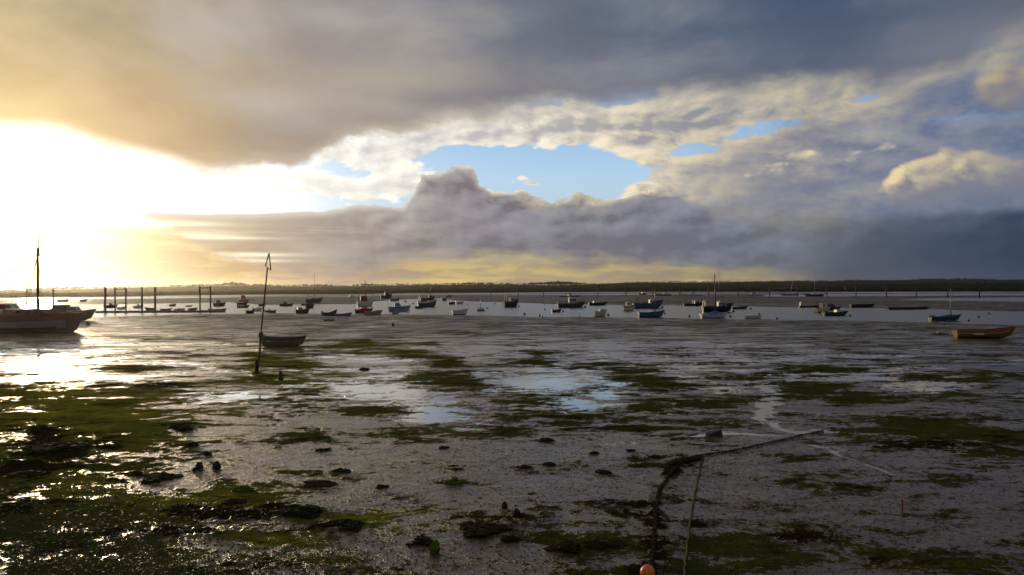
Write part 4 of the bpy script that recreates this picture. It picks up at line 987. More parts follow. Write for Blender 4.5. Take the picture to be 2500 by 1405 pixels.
dinghy('white stern dinghy floating right of the dark blue fishing boat', 951, 973, 736, 5, 18, MAUVE, cover=MAUVE)
low_motor('pale blue cabin cruiser with tall rounded wheelhouse', 947, 996, 761, 10, 10, LBLUE, LBLUE, 11, -0.22, 0.20, rf=0.7, nwin=3, band=NAVY, bottom=WHITE)
dinghy('small grey tender lying under the pale blue cruiser', 957, 972, 767, 5, 8, GREYP)
fishing('teal fishing boat with brown wheelhouse and white stern post', 1019, 1062, 750, 12, 14, TEAL, BROWN, -0.36, 0.02, 10, ANTIF, WHITE, DGREY, None, 0, gantry=(-0.44, 15, WHITE), deckgear=((-0.45, -0.2), DGREY))
fishing('dark fishing boat with gold lit cabin roof hidden behind the teal one', 1040, 1060, 734, 6, 14, BLACK, DGREY, -0.2, 0.3, 6, BLACK, None, WHITE, 0.05, 36)
dinghy('small white interior tender at the stern of the teal fishing boat', 1013, 1027, 754, 5, 12, BLACK, inner=WHITE)
dinghy('distant black boat with cuddy on the far mud right of the teal fishing boat', 1088, 1102, 726, 3, 10, BLACK, cover=DTARP)
dinghy('small red brown dinghy with upright motor near mid water', 1079, 1090, 735, 5, 12, BROWN, motor=5)
dinghy('dark round dinghy left of the white and grey one', 1094, 1110, 744, 4.5, 16, DGREY, cover=DTARP)
dinghy('white and grey dinghy with dark outboard, right of the dark round one', 1113, 1131, 743, 4.5, 20, WHITE, motor=4.5, cover=GTARP)
dinghy('white open rowing boat with black gunwale at the near water edge', 1103, 1139, 769, 10, 14, WHITE, gun=BLACK, bottom=BLACK, inner=GREYP)
r, L, Bm, H, k = boat('sailing_dinghy', 'sailing dinghy', 'small grey sailing dinghy with bare mast and a buoy at its bow', 1164, 1180, 760, 5, 8, 0.4)
R_ = make_hull(r, L, Bm, H, 0.2 * H, GREYP, DGREY, None, WOOD)
mast(r, 0.08 * L, H, 31 * k, 0.07, ALLOY, R_, L, boom=0.4 * L)
fishing('blue trawler seen from its bright planked stern with tall white gantry', 1228, 1265, 750, 12, 28, NAVY, GREYP, -0.05, 0.28, 10, BLACK, None, WHITE, 0.02, 20, gantry=(-0.40, 21, WHITE), deckgear=((-0.4, 0.0), RUST), B=0.42)
fishing('slate grey motor fishing boat with glazed white wheelhouse and buoy off its bow', 1362, 1424, 751, 11, 4, DGREY, ROOFG, -0.06, 0.30, 12, BLACK, GREYP, WHITE, None, 0, B=0.30, nwin=3, wh=(0.35, 0.88))
dinghy('red brown tender floating in front of the slate grey fishing boat', 1347, 1369, 763, 6, 12, BROWN, inner=CREAM, band=RED)
low_motor('low black launch with white cabin top aground right of the slate grey boat', 1438, 1479, 746, 6, 6, BLACK, WHITE, 4, -0.25, 0.25, nwin=3, B=0.26)
low_motor('long flat workboat far off on the mud behind the slate grey fishing boat', 1366, 1413, 726, 2.5, 4, BLACK, WHITE, 6, -0.05, 0.02, B=0.22)
low_motor('plump cream dayboat with three little cabin windows, bright stern', 1448, 1482, 773, 12, 26, CREAM, WHITE, 6, -0.05, 0.30, nwin=3, rf=0.4, B=0.42)
fishing('white and orange fishing boat with sunlit wheelhouse beside the blue trawler', 1519, 1552, 759, 9, 26, WHITE, WHITE, -0.22, 0.10, 12, ORANGE, ORANGE, WHITE, None, 0, B=0.40, deckgear=((-0.45, -0.25), ORANGE))
fishing('blue trawler with red net gear on its long deck and white fore wheelhouse', 1547, 1614, 753, 11, 6, BLUE, ROOFG, 0.10, 0.34, 9, NAVY, TEAL, WHITE, -0.12, 22, deckgear=((-0.46, -0.05), RED), B=0.28, rb=0.9, gantry=(-0.36, 16, RUST))
r, R_, L, Bm, H, k = dinghy('blue sailing dinghy with tall gold tipped mast at the near water edge', 1560, 1618, 775, 11, 5, BLUE, bottom=NAVY, cover=DTARP, peak=(0.22, 1.25), name='sailing_dinghy', cat='sailing dinghy', B=0.30)
mast(r, 0.22 * L, H, 73 * k, 0.09, SPAR, R_, L)
MB().tube([(0.49 * L, 0, H * 1.35), (0.62 * L, 0, H * 1.45)], 0.07, 6).build('bowsprit', SPAR, r)
low_motor('small blue motorboat far away left of the mauve speedboat', 1560, 1578, 720, 3, 6, NAVY, WHITE, 3)
low_motor('mauve white speedboat on the far mud behind the blue trawler', 1605, 1640, 723, 4, 176, MAUVE, WHITE, 5, -0.2, 0.1)
low_motor('sleek white speed cruiser with swept radar arch on the far mud', 1666, 1717, 723, 4, 176, WHITE, WHITE, 5, -0.15, 0.22, arch=True, bottom=BLACK, B=0.26, rf=1.6)
fishing('dark working boat with pale crane arm aground left of the black fishing boat', 1670, 1717, 747, 5, 5, BLACK, DGREY, 0.1, 0.32, 6, BLACK, None, GREYP, None, 0, mud=True, B=0.28, gantry=(0.0, 8, GREYP))
fishing('black fishing boat with white and pale blue wheelhouse forward', 1717, 1786, 762, 13, 5, BLACK, LBLUE, 0.05, 0.36, 11, BLACK, DGREY, WHITE, None, 0, gantry=(-0.46, 14, ALLOY), deckgear=((-0.4, -0.2), GREYP), B=0.27, rb=0.7)
r, R_, L, Bm, H, k = dinghy('white dinghy under a bright blue peaked cover laced to its tall mast', 1711, 1776, 777, 9, 12, WHITE, bottom=ANTIF, cover=BTARP, peak=(0.12, 2.1), name='sailing_dinghy', cat='sailing dinghy', B=0.34)
mast(r, 0.12 * L, H, 98 * k, 0.13, SPAR, R_, L, lean=-0.02)
yacht('small white yacht with needle thin mast on the far mud behind the black fishing boat', 1744, 1768, 724, 3.5, 170, WHITE, WHITE, 60, 0.0, False, cab=2, B=0.3)
dinghy('flat dark punt floating right of the black fishing boat', 1788, 1824, 755, 5, 4, DGREY, inner=BLACK, B=0.26, gun=GREYP)
dinghy('low white edged skiff with dark motor bow by the near water edge', 1820, 1860, 778, 6, 8, WHITE, bottom=BLACK, inner=GREYP, B=0.28, gun=WHITE, cover=GTARP, peak=(0.4, 1.1))
low_motor('grey white motor cruiser on the far mud right of the yacht with needle mast', 1816, 1866, 723, 3.5, 176, WHITE, GREYP, 5, -0.1, 0.15, B=0.26)
yacht('grey yacht with mast leaning left on the far mud', 1912, 1950, 722, 4, 172, GREYP, WHITE, 44, 0.0, False, -0.22, cab=2.5)
yacht('white decked yacht with upright mast on the far mud', 1972, 2012, 724, 4.5, 174, DGREY, WHITE, 58, 0.0, False, 0.0, cab=3)
fishing('long low black boat with red gear at its stern on the far water edge', 1952, 2004, 751, 4, 4, BLACK, RED, -0.45, -0.38, 8, BLACK, GREYP, RED, None, 0, B=0.22, nwin=1)
fishing('yellow lit cabin boat with crowded stern, behind the dark speedboat', 1987, 2034, 763, 8, 28, CREAM, CREAM, -0.10, 0.20, 13, BROWN, WHITE, WHITE, -0.02, 18, B=0.38, deckgear=((-0.45, -0.2), RED), nwin=2)
low_motor('dark motorboat under a black canopy behind the yellow lit cabin boat', 2016, 2054, 757, 6, 8, DGREY, DTARP, 7, -0.3, 0.2, canopy=DTARP)
low_motor('dark green speedboat with white foredeck and a buoy at its bow', 2012, 2072, 771, 8, 10, GREEN, WHITE, 6, 0.02, 0.28, B=0.32, rf=1.4, bottom=BLACK, canopy=None)
dinghy('long black lighter lying on the far bank', 2079, 2134, 751, 7, 3, BLACK, inner=DGREY, B=0.24, rb=0.15, seats=False, name='lighter', cat='barge', tw=0.85)
dinghy('old dark hulk settled into the far mudbank', 2170, 2268, 757, 6, 3, BROWN, inner=BLACK, B=0.2, rb=0.15, seats=False, name='hulk', cat='wreck', mud=True)
r, R_, L, Bm, H, k = dinghy('teal covered sailing dinghy with pale mast, apart on the right water', 2274, 2347, 784, 10, 5, TEAL, bottom=LBLUE, cover=TTARP, peak=(0.25, 1.6), name='sailing_dinghy', cat='sailing dinghy', B=0.30)
mast(r, 0.25 * L, H, 68 * k, 0.09, ALLOY, R_, L)
MB().tube([(-0.3 * L, 0, H * 1.35), (-0.56 * L, 0, H * 1.15)], 0.07, 6).build('boom', SPAR, r)

# --- the two near boats on the mud
r, R_, L, Bm, H, k = dinghy('algae stained grey dinghy with black outboard, beached beside the leaning beacon', 636, 731, 848, 21, 6, GREENH, bottom=GREENH, band=DGREY, inner=GREEN, mud=True, heel=3, trim=1.5, B=0.40, rb=0.30, name='dinghy')
outboard(r, R_, 0.8, BLACK)
MB().box(-0.38 * L, -0.27 * L, -Bm / 2 * 0.985 - 0.02, -Bm / 2 * 0.90, 0.62 * H, 0.80 * H).build('name_plate', GREYP, r)
MB().tube([(-0.2 * L, 0.2 * Bm, H * 0.9), (0.18 * L, -0.2 * Bm, H * 1.03)], 0.03, 6).build('oar', WOOD, r)
MB().ball((0.25 * L, 0, H * 1.0), (0.16, 0.14, 0.12), 8, 6).build('fender', BLACK, r)
MB().tube([(0.50 * L, 0, H * 1.15), (0.56 * L, -0.05, 0.5 * H), (0.60 * L, -0.1, -0.06 * H), (0.75 * L, -0.25, -0.10 * H)], 0.016, 6).build('painter', ROPEM, r)
r, R_, L, Bm, H, k = dinghy('yellow ochre wooden dinghy with orange strake lying on the open mud at the right', 2350, 2474, 828, 20, -11, YELLOW, bottom=GREEN, band=ORANGE, inner=YELLOW, mud=True, gun=RUST, heel=-4, trim=-1.0, B=0.36, rb=0.45)
for (a_, b2) in ((0.74, 0.80),):
    g = MB()
    for i in range(len(R_) - 1):
        if R_[i][0][0] > 0.44 * L: continue
        p0 = Vector(R_[i][2]); p1 = Vector(R_[i + 1][2]); q0 = Vector(R_[i][-3]); q1 = Vector(R_[i + 1][-3])
        g.tube([p0, p1], 0.022, 5); g.tube([q0, q1], 0.022, 5)
    g.build('rubbing_strake', CREAM, r, smooth=True)
b_, sz = sheer_at(R_, -0.1 * L)
MB().box(-0.22 * L, -0.04 * L, -b_ - 0.012, -b_ * 0.88, 0.36 * H, 0.56 * H).build('name_board', CREAM, r)
MB().box(-0.08 * L, 0.06 * L, -0.25 * Bm, 0.25 * Bm, 0.88 * H, 1.02 * H).build('engine_box', BROWN, r)
MB().tube([(0.50 * L, 0, H * 1.2), (0.54 * L, -0.1, 0.2 * H), (0.58 * L, -0.25, -0.12 * H), (0.72 * L, -0.7, -0.14 * H)], 0.025, 6).build('painter', ROPEM, r)
# ------------------------------------------------------------------ piles, pontoon, posts, beacons
def root_at(name, loc, rz=0):
    o = bpy.data.objects.new(name, None); COL.objects.link(o); o.location = loc; o.rotation_euler = (0, 0, rz); o.empty_display_size = 0.3
    return o
def pt(px, py, z=None):
    if z is not None: return ground(px, py, z)
    zz = 0.0
    for _ in range(4):
        p = ground(px, py, zz); zz = mud_z(p.x, p.y)
    return Vector((p.x, p.y, zz))
def copy_tree(o, parent=None):
    c = o.copy(); COL.objects.link(c)
    if parent: c.parent = parent
    for ch in [q for q in bpy.data.objects if q.parent == o]: copy_tree(ch, c)
    return c
# pontoon
a = ground(236, 764, ZW); b2 = ground(548, 762.5, ZW)
po = root_at('pontoon', ((a.x + b2.x) / 2, (a.y + b2.y) / 2, ZW), math.atan2(b2.y - a.y, b2.x - a.x))
Lp = (b2 - a).length
mb = MB()
for i in range(40): mb.box(-Lp / 2 + Lp * i / 40 + 0.01, -Lp / 2 + Lp * (i + 1) / 40 - 0.01, -0.9, 0.9, 0.42, 0.50)
mb.build('deck', WOOD, po)
mb = MB()
for i in range(9): mb.box(-Lp / 2 + Lp * i / 9 + 0.2, -Lp / 2 + Lp * (i + 1) / 9 - 0.2, -0.8, 0.8, -0.25, 0.40)
mb.build('float', DGREY, po)
mb = MB()
for i in range(14): mb.tube([(-Lp / 2 + Lp * (i + 0.5) / 14, 0.85, 0.5), (-Lp / 2 + Lp * (i + 0.5) / 14, 0.85, 0.85)], 0.07, 6)
mb.build('mooring_cleat', RUST, po)
tag(po, 'long low floating pontoon with tenders tied along it', 'pontoon')
def pile(name, label, cat, px, ytop, ybot, r=0.17, z=ZW, group=None, mat=PILE):
    p = ground(px, ybot, z); k = p.y / F; h = (ybot - ytop) * k
    o = root_at(name, p)
    MB().tube([(0, 0, -1.0), (0, 0, h * 0.5), (0.01 * h, 0, h)], [r, r, r * 0.92], 9).build('shaft', mat, o, smooth=True)
    MB().tube([(0.01 * h, 0, h + 0.004), (0.01 * h, 0, h + 0.10)], [r * 1.12, r * 0.7], 9).build('cap', RUST, o)
    tag(o, label, cat, group); return o, k, h
pile('mooring_pile', 'thick single pile standing at the left root of the pontoon', 'pile', 257, 702, 764, 0.30)
pile('mooring_pile', 'left one of the twin plain piles mid pontoon', 'pile', 347, 702, 764, 0.24)
pile('mooring_pile', 'right one of the twin plain piles mid pontoon', 'pile', 379, 701, 763, 0.26)
pile('mooring_pile', 'lone pile in the sun glitter right of the barge mast', 'pile', 130, 706, 744, 0.40)
def frame(label, xa, xb, yt, yb_):
    p = ground(xa, yb_, ZW); q = ground(xb, yb_, ZW); k = p.y / F; h = (yb_ - yt) * k
    o = root_at('pile_frame', ((p.x + q.x) / 2, (p.y + q.y) / 2, ZW)); w = (q.x - p.x) / 2
    for s_ in (-1, 1): MB().tube([(s_ * w, 0, -1.0), (s_ * w, 0, h)], [0.21, 0.18], 9).build('post', PILE, o, smooth=True)
    MB().box(-w - 0.05, w + 0.05, -0.13, 0.13, h - 0.62, h - 0.42).build('crossbar', PILE, o)
    tag(o, label, 'pile frame')
frame('goal shaped pile frame at the left end of the pontoon', 283, 306, 702, 764)
frame('goal shaped pile frame at the right end of the pontoon', 490, 513, 699, 763)
# row of posts along the far mud
row = [(1198, 698, 727), (1265, 697, 727), (1327, 697, 726.5), (1393, 696, 726), (1460, 695, 725.5), (1528, 694.5, 725), (1594, 695, 725), (1660, 694, 724.5), (1730, 694, 724.5), (1803, 693, 724), (1879, 693, 724), (1947, 692.5, 723.5), (2019, 692, 724), (2090, 693, 724), (2164, 694, 725), (2237, 703, 726), (2314, 704, 726), (2391, 704, 727)]
proto = None
for i, (px, yt, yb_) in enumerate(row):
    p = ground(px, yb_, ZW)
    if proto is None:
        k = p.y / F
        proto, k, h0 = pile('marker_post', '', 'post', px, yt, yb_, 0.24, ZW, 'dark posts standing in a row on the far mud')
        MB().box(-0.7, 0.7, -0.06, 0.06, h0 * 0.86, h0 * 0.89).build('crosspiece', PILE, proto)
        Yp = p.y; o = proto
    else:
        o = copy_tree(proto); o.location = p
        o.scale = (1, 1, (yb_ - yt) * p.y / F / h0)
    o['label'] = 'thin dark post in the evenly spaced row along the far mud'
# thin mast-like withies seen at the left, against the sun
for px, yt, yb_, ln in ((166, 684, 724, -0.25), (200, 696, 722, 0.0)):
    p = ground(px, yb_, ZW); k = p.y / F; h = (yb_ - yt) * k
    o = MB().tube([(0, 0, -0.5), (ln * h, 0, h)], [0.12, 0.06], 6).build('withy', PILE)
    o.location = p; tag(o, 'slanting thin withy pole right of the barge mast against the bright sky' if ln else 'upright thin withy pole right of the slanting one', 'withy')
# beacon with triangle top near the barge
def beacon(label, base, top, tri, mat, r, mud=True, tr=None):
    p = pt(*base) if mud else ground(base[0], base[1], ZW)
    Y = p.y; q = [at_dist(x, y, Y) - p for x, y in [top] + tri]
    o = root_at('beacon', p)
    pole = MB().tube([(0, 0, -0.6), q[0] * 0.5, q[0]], [r * 1.15, r, r * 0.85], 9).build('pole', mat, o, smooth=True)
    MB().tube([q[1], q[2], q[3], q[1]], tr or r * 0.8, 7).build('topmark', mat, o, smooth=True)
    tag(o, label, 'beacon')
    return o, p, q
o, p, q = beacon('tall rusty beacon pole leaning right with an open triangle topmark', (627, 912), (653, 655), [(657, 618), (648, 650), (661, 660)], RUST, 0.052, tr=0.038)
MB().ball((0, 0, 0.35), (0.12, 0.12, 0.55), 8, 7, 0, 0.2, random.Random(3)).build('weed_collar', WEEDP, o, smooth=True)
MB().ball((0, 0, 0.0), (0.35, 0.3, 0.12), 9, 5, 0, 0.25, random.Random(4)).build('mud_mound', STONE, o)
o, p, q = beacon('distant beacon with small triangle top rising left of the barge mast', (65, 744), (65.5, 704), [(65.5, 695), (57.5, 703), (74, 703)], RUST, 0.22, False, 0.16)
# thin stake standing in the foreground mud
p = pt(2203, 1254); k = p.y / F
o = root_at('stake', p); MB().tube([(0, 0, -0.2), (0.004, 0, 33 * k)], [0.018, 0.014], 7).build('shaft', RUST, o); MB().box(-5 * k, 3 * k, -0.012, 0.012, 30 * k, 31.5 * k).build('crosspiece', RUST, o)
tag(o, 'thin iron stake with short crosspiece standing in dark mud', 'stake')

# ------------------------------------------------------------------ mooring buoys
def buoy(px, py, rpx, mat, label, group=None, mud=False, name='mooring_buoy', proto=None):
    p = pt(px, py) if mud else ground(px, py, ZW); k = p.y / F; r = rpx * k
    if proto: o = copy_tree(proto); o.scale = (r, r, r)
    else:
        o = root_at(name, p); o.scale = (r, r, r)
        MB().ball((0, 0, 0.55), (1, 1, 0.95), 12, 9).build('float', mat, o, smooth=True)
        MB().tube([(0.35 * math.cos(q), 0, 1.55 + 0.28 * math.sin(q)) for q in np.linspace(0, 6.28, 9)], 0.09, 6).build('ring', RUST, o, smooth=True)
    o.location = p; o.rotation_euler = (R(random.uniform(-12, 12)), R(random.uniform(-12, 12)), random.uniform(0, 6))
    tag(o, label, 'buoy', group); return o
bp = None
for px, py, rp in ((988, 736, 2), (991, 739, 2), (1008, 742, 2), (1029, 755, 2.2), (1140, 745, 1.6), (1152, 740, 1.4), (1190, 754.5, 2.2), (1182, 760, 2.2), (1208, 743, 1.8), (1266, 749.5, 2.4), (1330, 744.5, 1.6), (1330, 757, 2.2), (1280, 769, 3.2), (1324, 774, 2), (1321, 727, 1.6), (1374, 762.5, 2.8), (1429, 751, 2.8), (1415, 773, 1.8), (1485, 771.5, 3.2), (1617, 752.5, 2.8), (1683, 774.5, 3), (1623, 767, 2.6), (1791, 762, 2.8), (1833, 755.5, 2.4), (1783, 774.5, 3), (1897, 779.5, 2.6), (2076, 773, 3), (2365, 784.5, 2.6), (2414, 767.5, 3.0), (997, 759, 2.4), (1345, 727, 1.4), (1208, 723, 1.4)):
    o = buoy(px, py, rp, BLACK, 'round dark mooring buoy afloat in the channel', 'dark mooring buoys scattered over the channel', proto=bp)
    bp = bp or o
buoy(1317, 772.5, 2.8, BUOYR, 'faded red mooring buoy by the near water edge')
buoy(2389, 775.5, 3.2, BUOYR, 'dull red buoy on the right water, right of the teal covered dinghy')
buoy(1853, 768.5, 2.6, ORANGE, 'orange red buoy beside the low white edged skiff')
buoy(959, 796, 4.2, BLACK, 'black buoy stranded on the mud this side of the pale blue cruiser', mud=True)
buoy(214, 793, 5.0, BLACK, 'black buoy on the glittering mud by the barge stern', mud=True)
buoy(2287, 789, 2.4, BLACK, 'dark buoy on the mud edge below the teal covered dinghy', mud=True)
buoy(2305, 794, 2.6, RUST, 'rust coloured buoy on the mud right below the teal covered dinghy', mud=True)
buoy(2055, 786, 2.0, DGREY, 'small grey float stranded at the mud edge below the dark green speedboat', mud=True)
p = pt(1581, 1409); k = p.y / F
o = root_at('mooring_buoy', p); o.scale = (18 * k,) * 3
MB().ball((0, 0, 0.62), (1, 1, 1), 24, 16).build('float', BUOYO, o, smooth=True)
MB().tube([(0.22 * math.cos(q), 0.22 * math.sin(q), -0.36) for q in np.linspace(0, 6.28, 13)], 0.08, 6).build('ring', RUST, o, smooth=True)
tag(o, 'orange ball buoy on the dark mud at the very bottom edge', 'buoy')
MBL = pt(2292, 817); k = MBL.y / F
o = root_at('anchor', MBL); MB().tube([(-18 * k, 0, 0.03), (0, 0, 0.10), (24 * k, 0.1, 0.02)], 0.07, 7).build('shank', RUST, o); MB().ball((0, 0, 4 * k), (5 * k, 4 * k, 4.5 * k), 9, 7, 0, 0.15, random.Random(2)).build('float', GREYP, o, smooth=True)
tag(o, 'grey float on a rusty shank lying left of the yellow dinghy', 'anchor')

# ------------------------------------------------------------------ ropes, chain, timber
def on_mud(pts, dz=0.02, n=6):
    """points of the photograph -> a line lying on the mud"""
    w = [pt(*p) for p in pts]; out_ = []
    for a_, b_ in zip(w[:-1], w[1:]):
        for i in range(n):
            q = a_.lerp(b_, i / n); out_.append(Vector((q.x, q.y, mud_z(q.x, q.y) + dz)))
    out_.append(Vector((w[-1].x, w[-1].y, mud_z(w[-1].x, w[-1].y) + dz)))
    return out_
line = on_mud([(1716, 1118), (1704, 1170), (1692, 1230), (1683, 1300), (1674, 1370), (1671, 1405), (1668, 1450)], 0.03, 8)
o = MB().tube([p + Vector((0.012 * math.sin(i * 1.3), 0, 0.01 * math.sin(i * 2.1))) for i, p in enumerate(line)], 0.026, 8).build('mooring_rope', ROPEM, smooth=True)
tag(o, 'straight weedy green rope running towards the bottom edge over dark mud', 'rope')
def weed_line(name, pts, r0, seed, dens, mat, label, cat):
    rnd = random.Random(seed); ln = on_mud(pts, 0.03, 10); o = root_at(name, ln[0])
    L0 = ln[0]
    MB().tube([p - L0 for p in ln], r0 * 0.55, 7).build('core', RUST, o, smooth=True)
    w = MB()
    for a_, b_ in zip(ln[:-1], ln[1:]):
        for q in range(dens):
            p = a_.lerp(b_, rnd.random()) - L0; r = r0 * rnd.uniform(0.6, 1.7)
            w.ball((p.x + rnd.gauss(0, r0 * 1.1), p.y + rnd.gauss(0, r0 * 1.4), p.z + rnd.uniform(-0.3, 0.7) * r0), (r, r * rnd.uniform(0.7, 1.5), r * rnd.uniform(0.4, 0.8)), 6, 5, 0, 0.35, rnd)
    w.build('weed', mat, o); tag(o, label, cat); return o
weed_line('mooring_chain', [(1585, 1440), (1592, 1380), (1596, 1320), (1600, 1270), (1604, 1225), (1612, 1195), (1632, 1165), (1655, 1138), (1690, 1122)], 0.020, 5, 11, WEEDP, 'thick weed covered mooring chain curving up from the bottom edge', 'chain')
weed_line('mooring_chain', [(1700, 1116), (1740, 1110), (1800, 1100), (1860, 1087), (1920, 1074), (1970, 1062), (2010, 1054)], 0.018, 6, 20, WEEDP, 'thin weedy chain trailing right along the curved pool edge', 'chain')
weed_line('weed_bank', [(1640, 1134), (1664, 1128), (1690, 1123), (1712, 1118)], 0.04, 8, 26, WEEDP, 'dark heap of weed where chain and rope meet', 'weed heap')
p = pt(1746, 1064); k = p.y / F
o = root_at('timber_baulk', p, R(12)); MB().add([(-28 * k, -.06, 0.02), (18 * k, -0.10, -0.03), (20 * k, 0.24, -0.03), (-24 * k, 0.16, 0.03), (-26 * k, -.05, 0.06), (13 * k, -0.08, 15 * k), (17 * k, 0.20, 14 * k), (-22 * k, 0.14, 0.09)], [(3, 2, 1, 0), (4, 5, 6, 7), (0, 1, 5, 4), (1, 2, 6, 5), (2, 3, 7, 6), (3, 0, 4, 7)]).build('baulk', PILE, o)
MB().ball((14 * k, 0.06, 10 * k), (4 * k, 0.1, 3 * k), 7, 5, 0, 0.3, random.Random(8)).build('weed', WEEDP, o)
tag(o, 'dark wedge of old timber sticking out of the pale pool', 'timber')

# ------------------------------------------------------------------ stones and clods
def rock(px, py, w, h, mat, label, seed, group=None, name='stone', sharp=0.42, cat='stone', lumps=None):
    p = pt(px, py); k = p.y / F; rnd = random.Random(seed); rx = w * k / 2; rz = h * k
    mb = MB()
    if lumps is None: lumps = 0 if mat is STONE or h > w * 0.6 else 20
    if lumps == 0: mb.ball((0, 0, rz * 0.30), (rx, rx * rnd.uniform(0.7, 1.0), rz * 0.75), 9, 7, 0, sharp * 0.6, rnd)
    for q in range(lumps):                        # a clod is a heap of ragged lumps, half sunk in the mud
        a = rnd.uniform(0, 6.28); d = rnd.random() ** 0.6; r = rx * rnd.uniform(0.14, 0.34)
        mb.ball((rx * 0.82 * d * math.cos(a), rx * 0.6 * d * math.sin(a), rz * (0.75 * (1 - d) * rnd.uniform(0.3, 1.0))), (r * rnd.uniform(0.9, 1.8), r * rnd.uniform(0.7, 1.3), min(r * 0.7, rz * 0.42) * rnd.uniform(0.6, 1.1)), 7, 5, 0, sharp, rnd)
    o = mb.build(name, mat); o.location = p; o.rotation_euler = (0, 0, rnd.uniform(-0.5, 0.5)); tag(o, label, cat, group)
    return o
solo = [(487, 1145, 18, 15, STONE, 'square dark stone, left of the pair standing on open mud'), (528, 1145, 20, 17, STONE, 'pointed dark stone, right of the pair standing on open mud'), (474, 1150, 10, 8, STONE, 'small stone touching the square dark stone on open mud'),
        (1062, 1352, 26, 30, GWEED, 'upright stone wrapped in bright green weed near the bottom'), (933, 1190, 32, 14, WEEDP, 'flat topped weedy block alone in the middle of the mud'), (1261, 1264, 20, 20, WEEDP, 'rounded black stone right of the large weed clump top'), (1232, 1241, 16, 14, WEEDP, 'small black stone above the large weed clump'),
        (685, 928, 14, 20, PILE, 'broken stump of a post sticking up right of the beacon foot'), (590, 1198, 60, 22, GWEED, 'long green topped block in the weedy ridge'), (570, 1228, 60, 18, WEEDP, 'dark block below the green topped one'), (830, 1152, 50, 14, WEEDP, 'long low dark clod right of centre left, above the flat topped block'),
        (780, 1183, 84, 13, WEEDP, 'widest low dark clod in the middle of the open mud'), (788, 1100, 34, 14, WEEDP, 'double humped dark clod above the long low one'), (1280, 1142, 34, 10, WEEDP, 'oval dark clod, left one of two side by side'), (1340, 1136, 38, 11, WEEDP, 'oval dark clod, right one of two side by side'), (1110, 1178, 50, 16, GWEED, 'green edged clod with a hollow, mid foreground'), (1474, 1154, 44, 10, WEEDP, 'thin dark clod right of the two oval ones'),
        (1452, 1108, 26, 10, WEEDP, 'dark clod above the thin one in the wet mud'), (1335, 1076, 40, 9, WEEDP, 'ragged dark clod at the lower edge of the pale pools'), (394, 1352, 30, 16, GWEED, 'green stone in the pale pebbly patch at lower left'), (890, 903, 28, 10, WEEDP, 'tangled dark weed lump in the bright mid pools'), (1540, 1102, 26, 9, WEEDP, 'dark clod nearest the bend of the weedy chain'), (1600, 1118, 36, 9, WEEDP, 'low clod left of the weed heap at the chain bend'), (100, 1046, 70, 12, WEEDP, 'big dark weedy mound at the left edge of the green'), (60, 1160, 90, 12, WEEDP, 'broad dark mound lower at the left edge'), (1085, 1094, 30, 8, WEEDP, 'small flat clod left of the ragged one')]
for i, (px, py, w, h, mt, lb) in enumerate(solo): rock(px, py, w, h * (1.0 if 'stone' in lb or 'stump' in lb else 0.8), mt, lb, 100 + i)
# weed clumps made of many fronds
def clump_weed(px, py, w, h, n, label, seed):
    p = pt(px, py); k = p.y / F; rnd = random.Random(seed); mb = MB()
    for q in range(int(n * 2.2)):
        a_ = rnd.uniform(0, 6.28); d_ = rnd.random() ** 0.7 * (0.75 + 0.25 * math.sin(a_ * 3 + seed)); x = math.cos(a_) * d_ * w * k * 0.46; y = math.sin(a_) * d_ * w * k * 0.40; r = w * k * rnd.uniform(0.014, 0.045)
        zz = mud_z(p.x + x, p.y + y) - p.z
        mb.ball((x, y, zz + rnd.uniform(0, 0.8) * h * k * max(0, 1 - abs(x) / (w * k * 0.55))), (r * rnd.uniform(1.0, 2.6), r * rnd.uniform(0.7, 1.6), r * rnd.uniform(0.3, 0.7)), 6, 5, 0, 0.45, rnd)
    o = mb.build('seaweed_clump', WEEDP); o.location = p; tag(o, label, 'seaweed')
clump_weed(1180, 1296, 150, 13, 190, 'large black seaweed clump in the near mud', 1)
clump_weed(1245, 1318, 70, 14, 60, 'smaller black seaweed clump at the right foot of the large one', 2)
clump_weed(1030, 1326, 80, 16, 80, 'flat seaweed clump beside the stone in bright green weed', 3)
clump_weed(740, 1250, 120, 14, 110, 'long seaweed ridge on the green in the lower left', 4)
clump_weed(860, 1288, 70, 12, 60, 'dark seaweed tuft below the long ridge', 5)
clump_weed(130, 1095, 170, 9, 260, 'heavy black seaweed bed on the green at the left', 6)
clump_weed(390, 1168, 120, 8, 100, 'dark seaweed streak pointing at the pair of stones', 7)
clump_weed(460, 1050, 44, 12, 50, 'dark seaweed tuft at the right end of the green', 8)
clump_weed(500, 1110, 44, 10, 40, 'little dark seaweed patch above the pair of stones', 9)
clump_weed(470, 1088, 50, 12, 45, 'dark seaweed patch between green and open mud', 10)
clump_weed(1380, 1340, 110, 14, 90, 'dull seaweed bed in the green by the bottom centre right', 11)
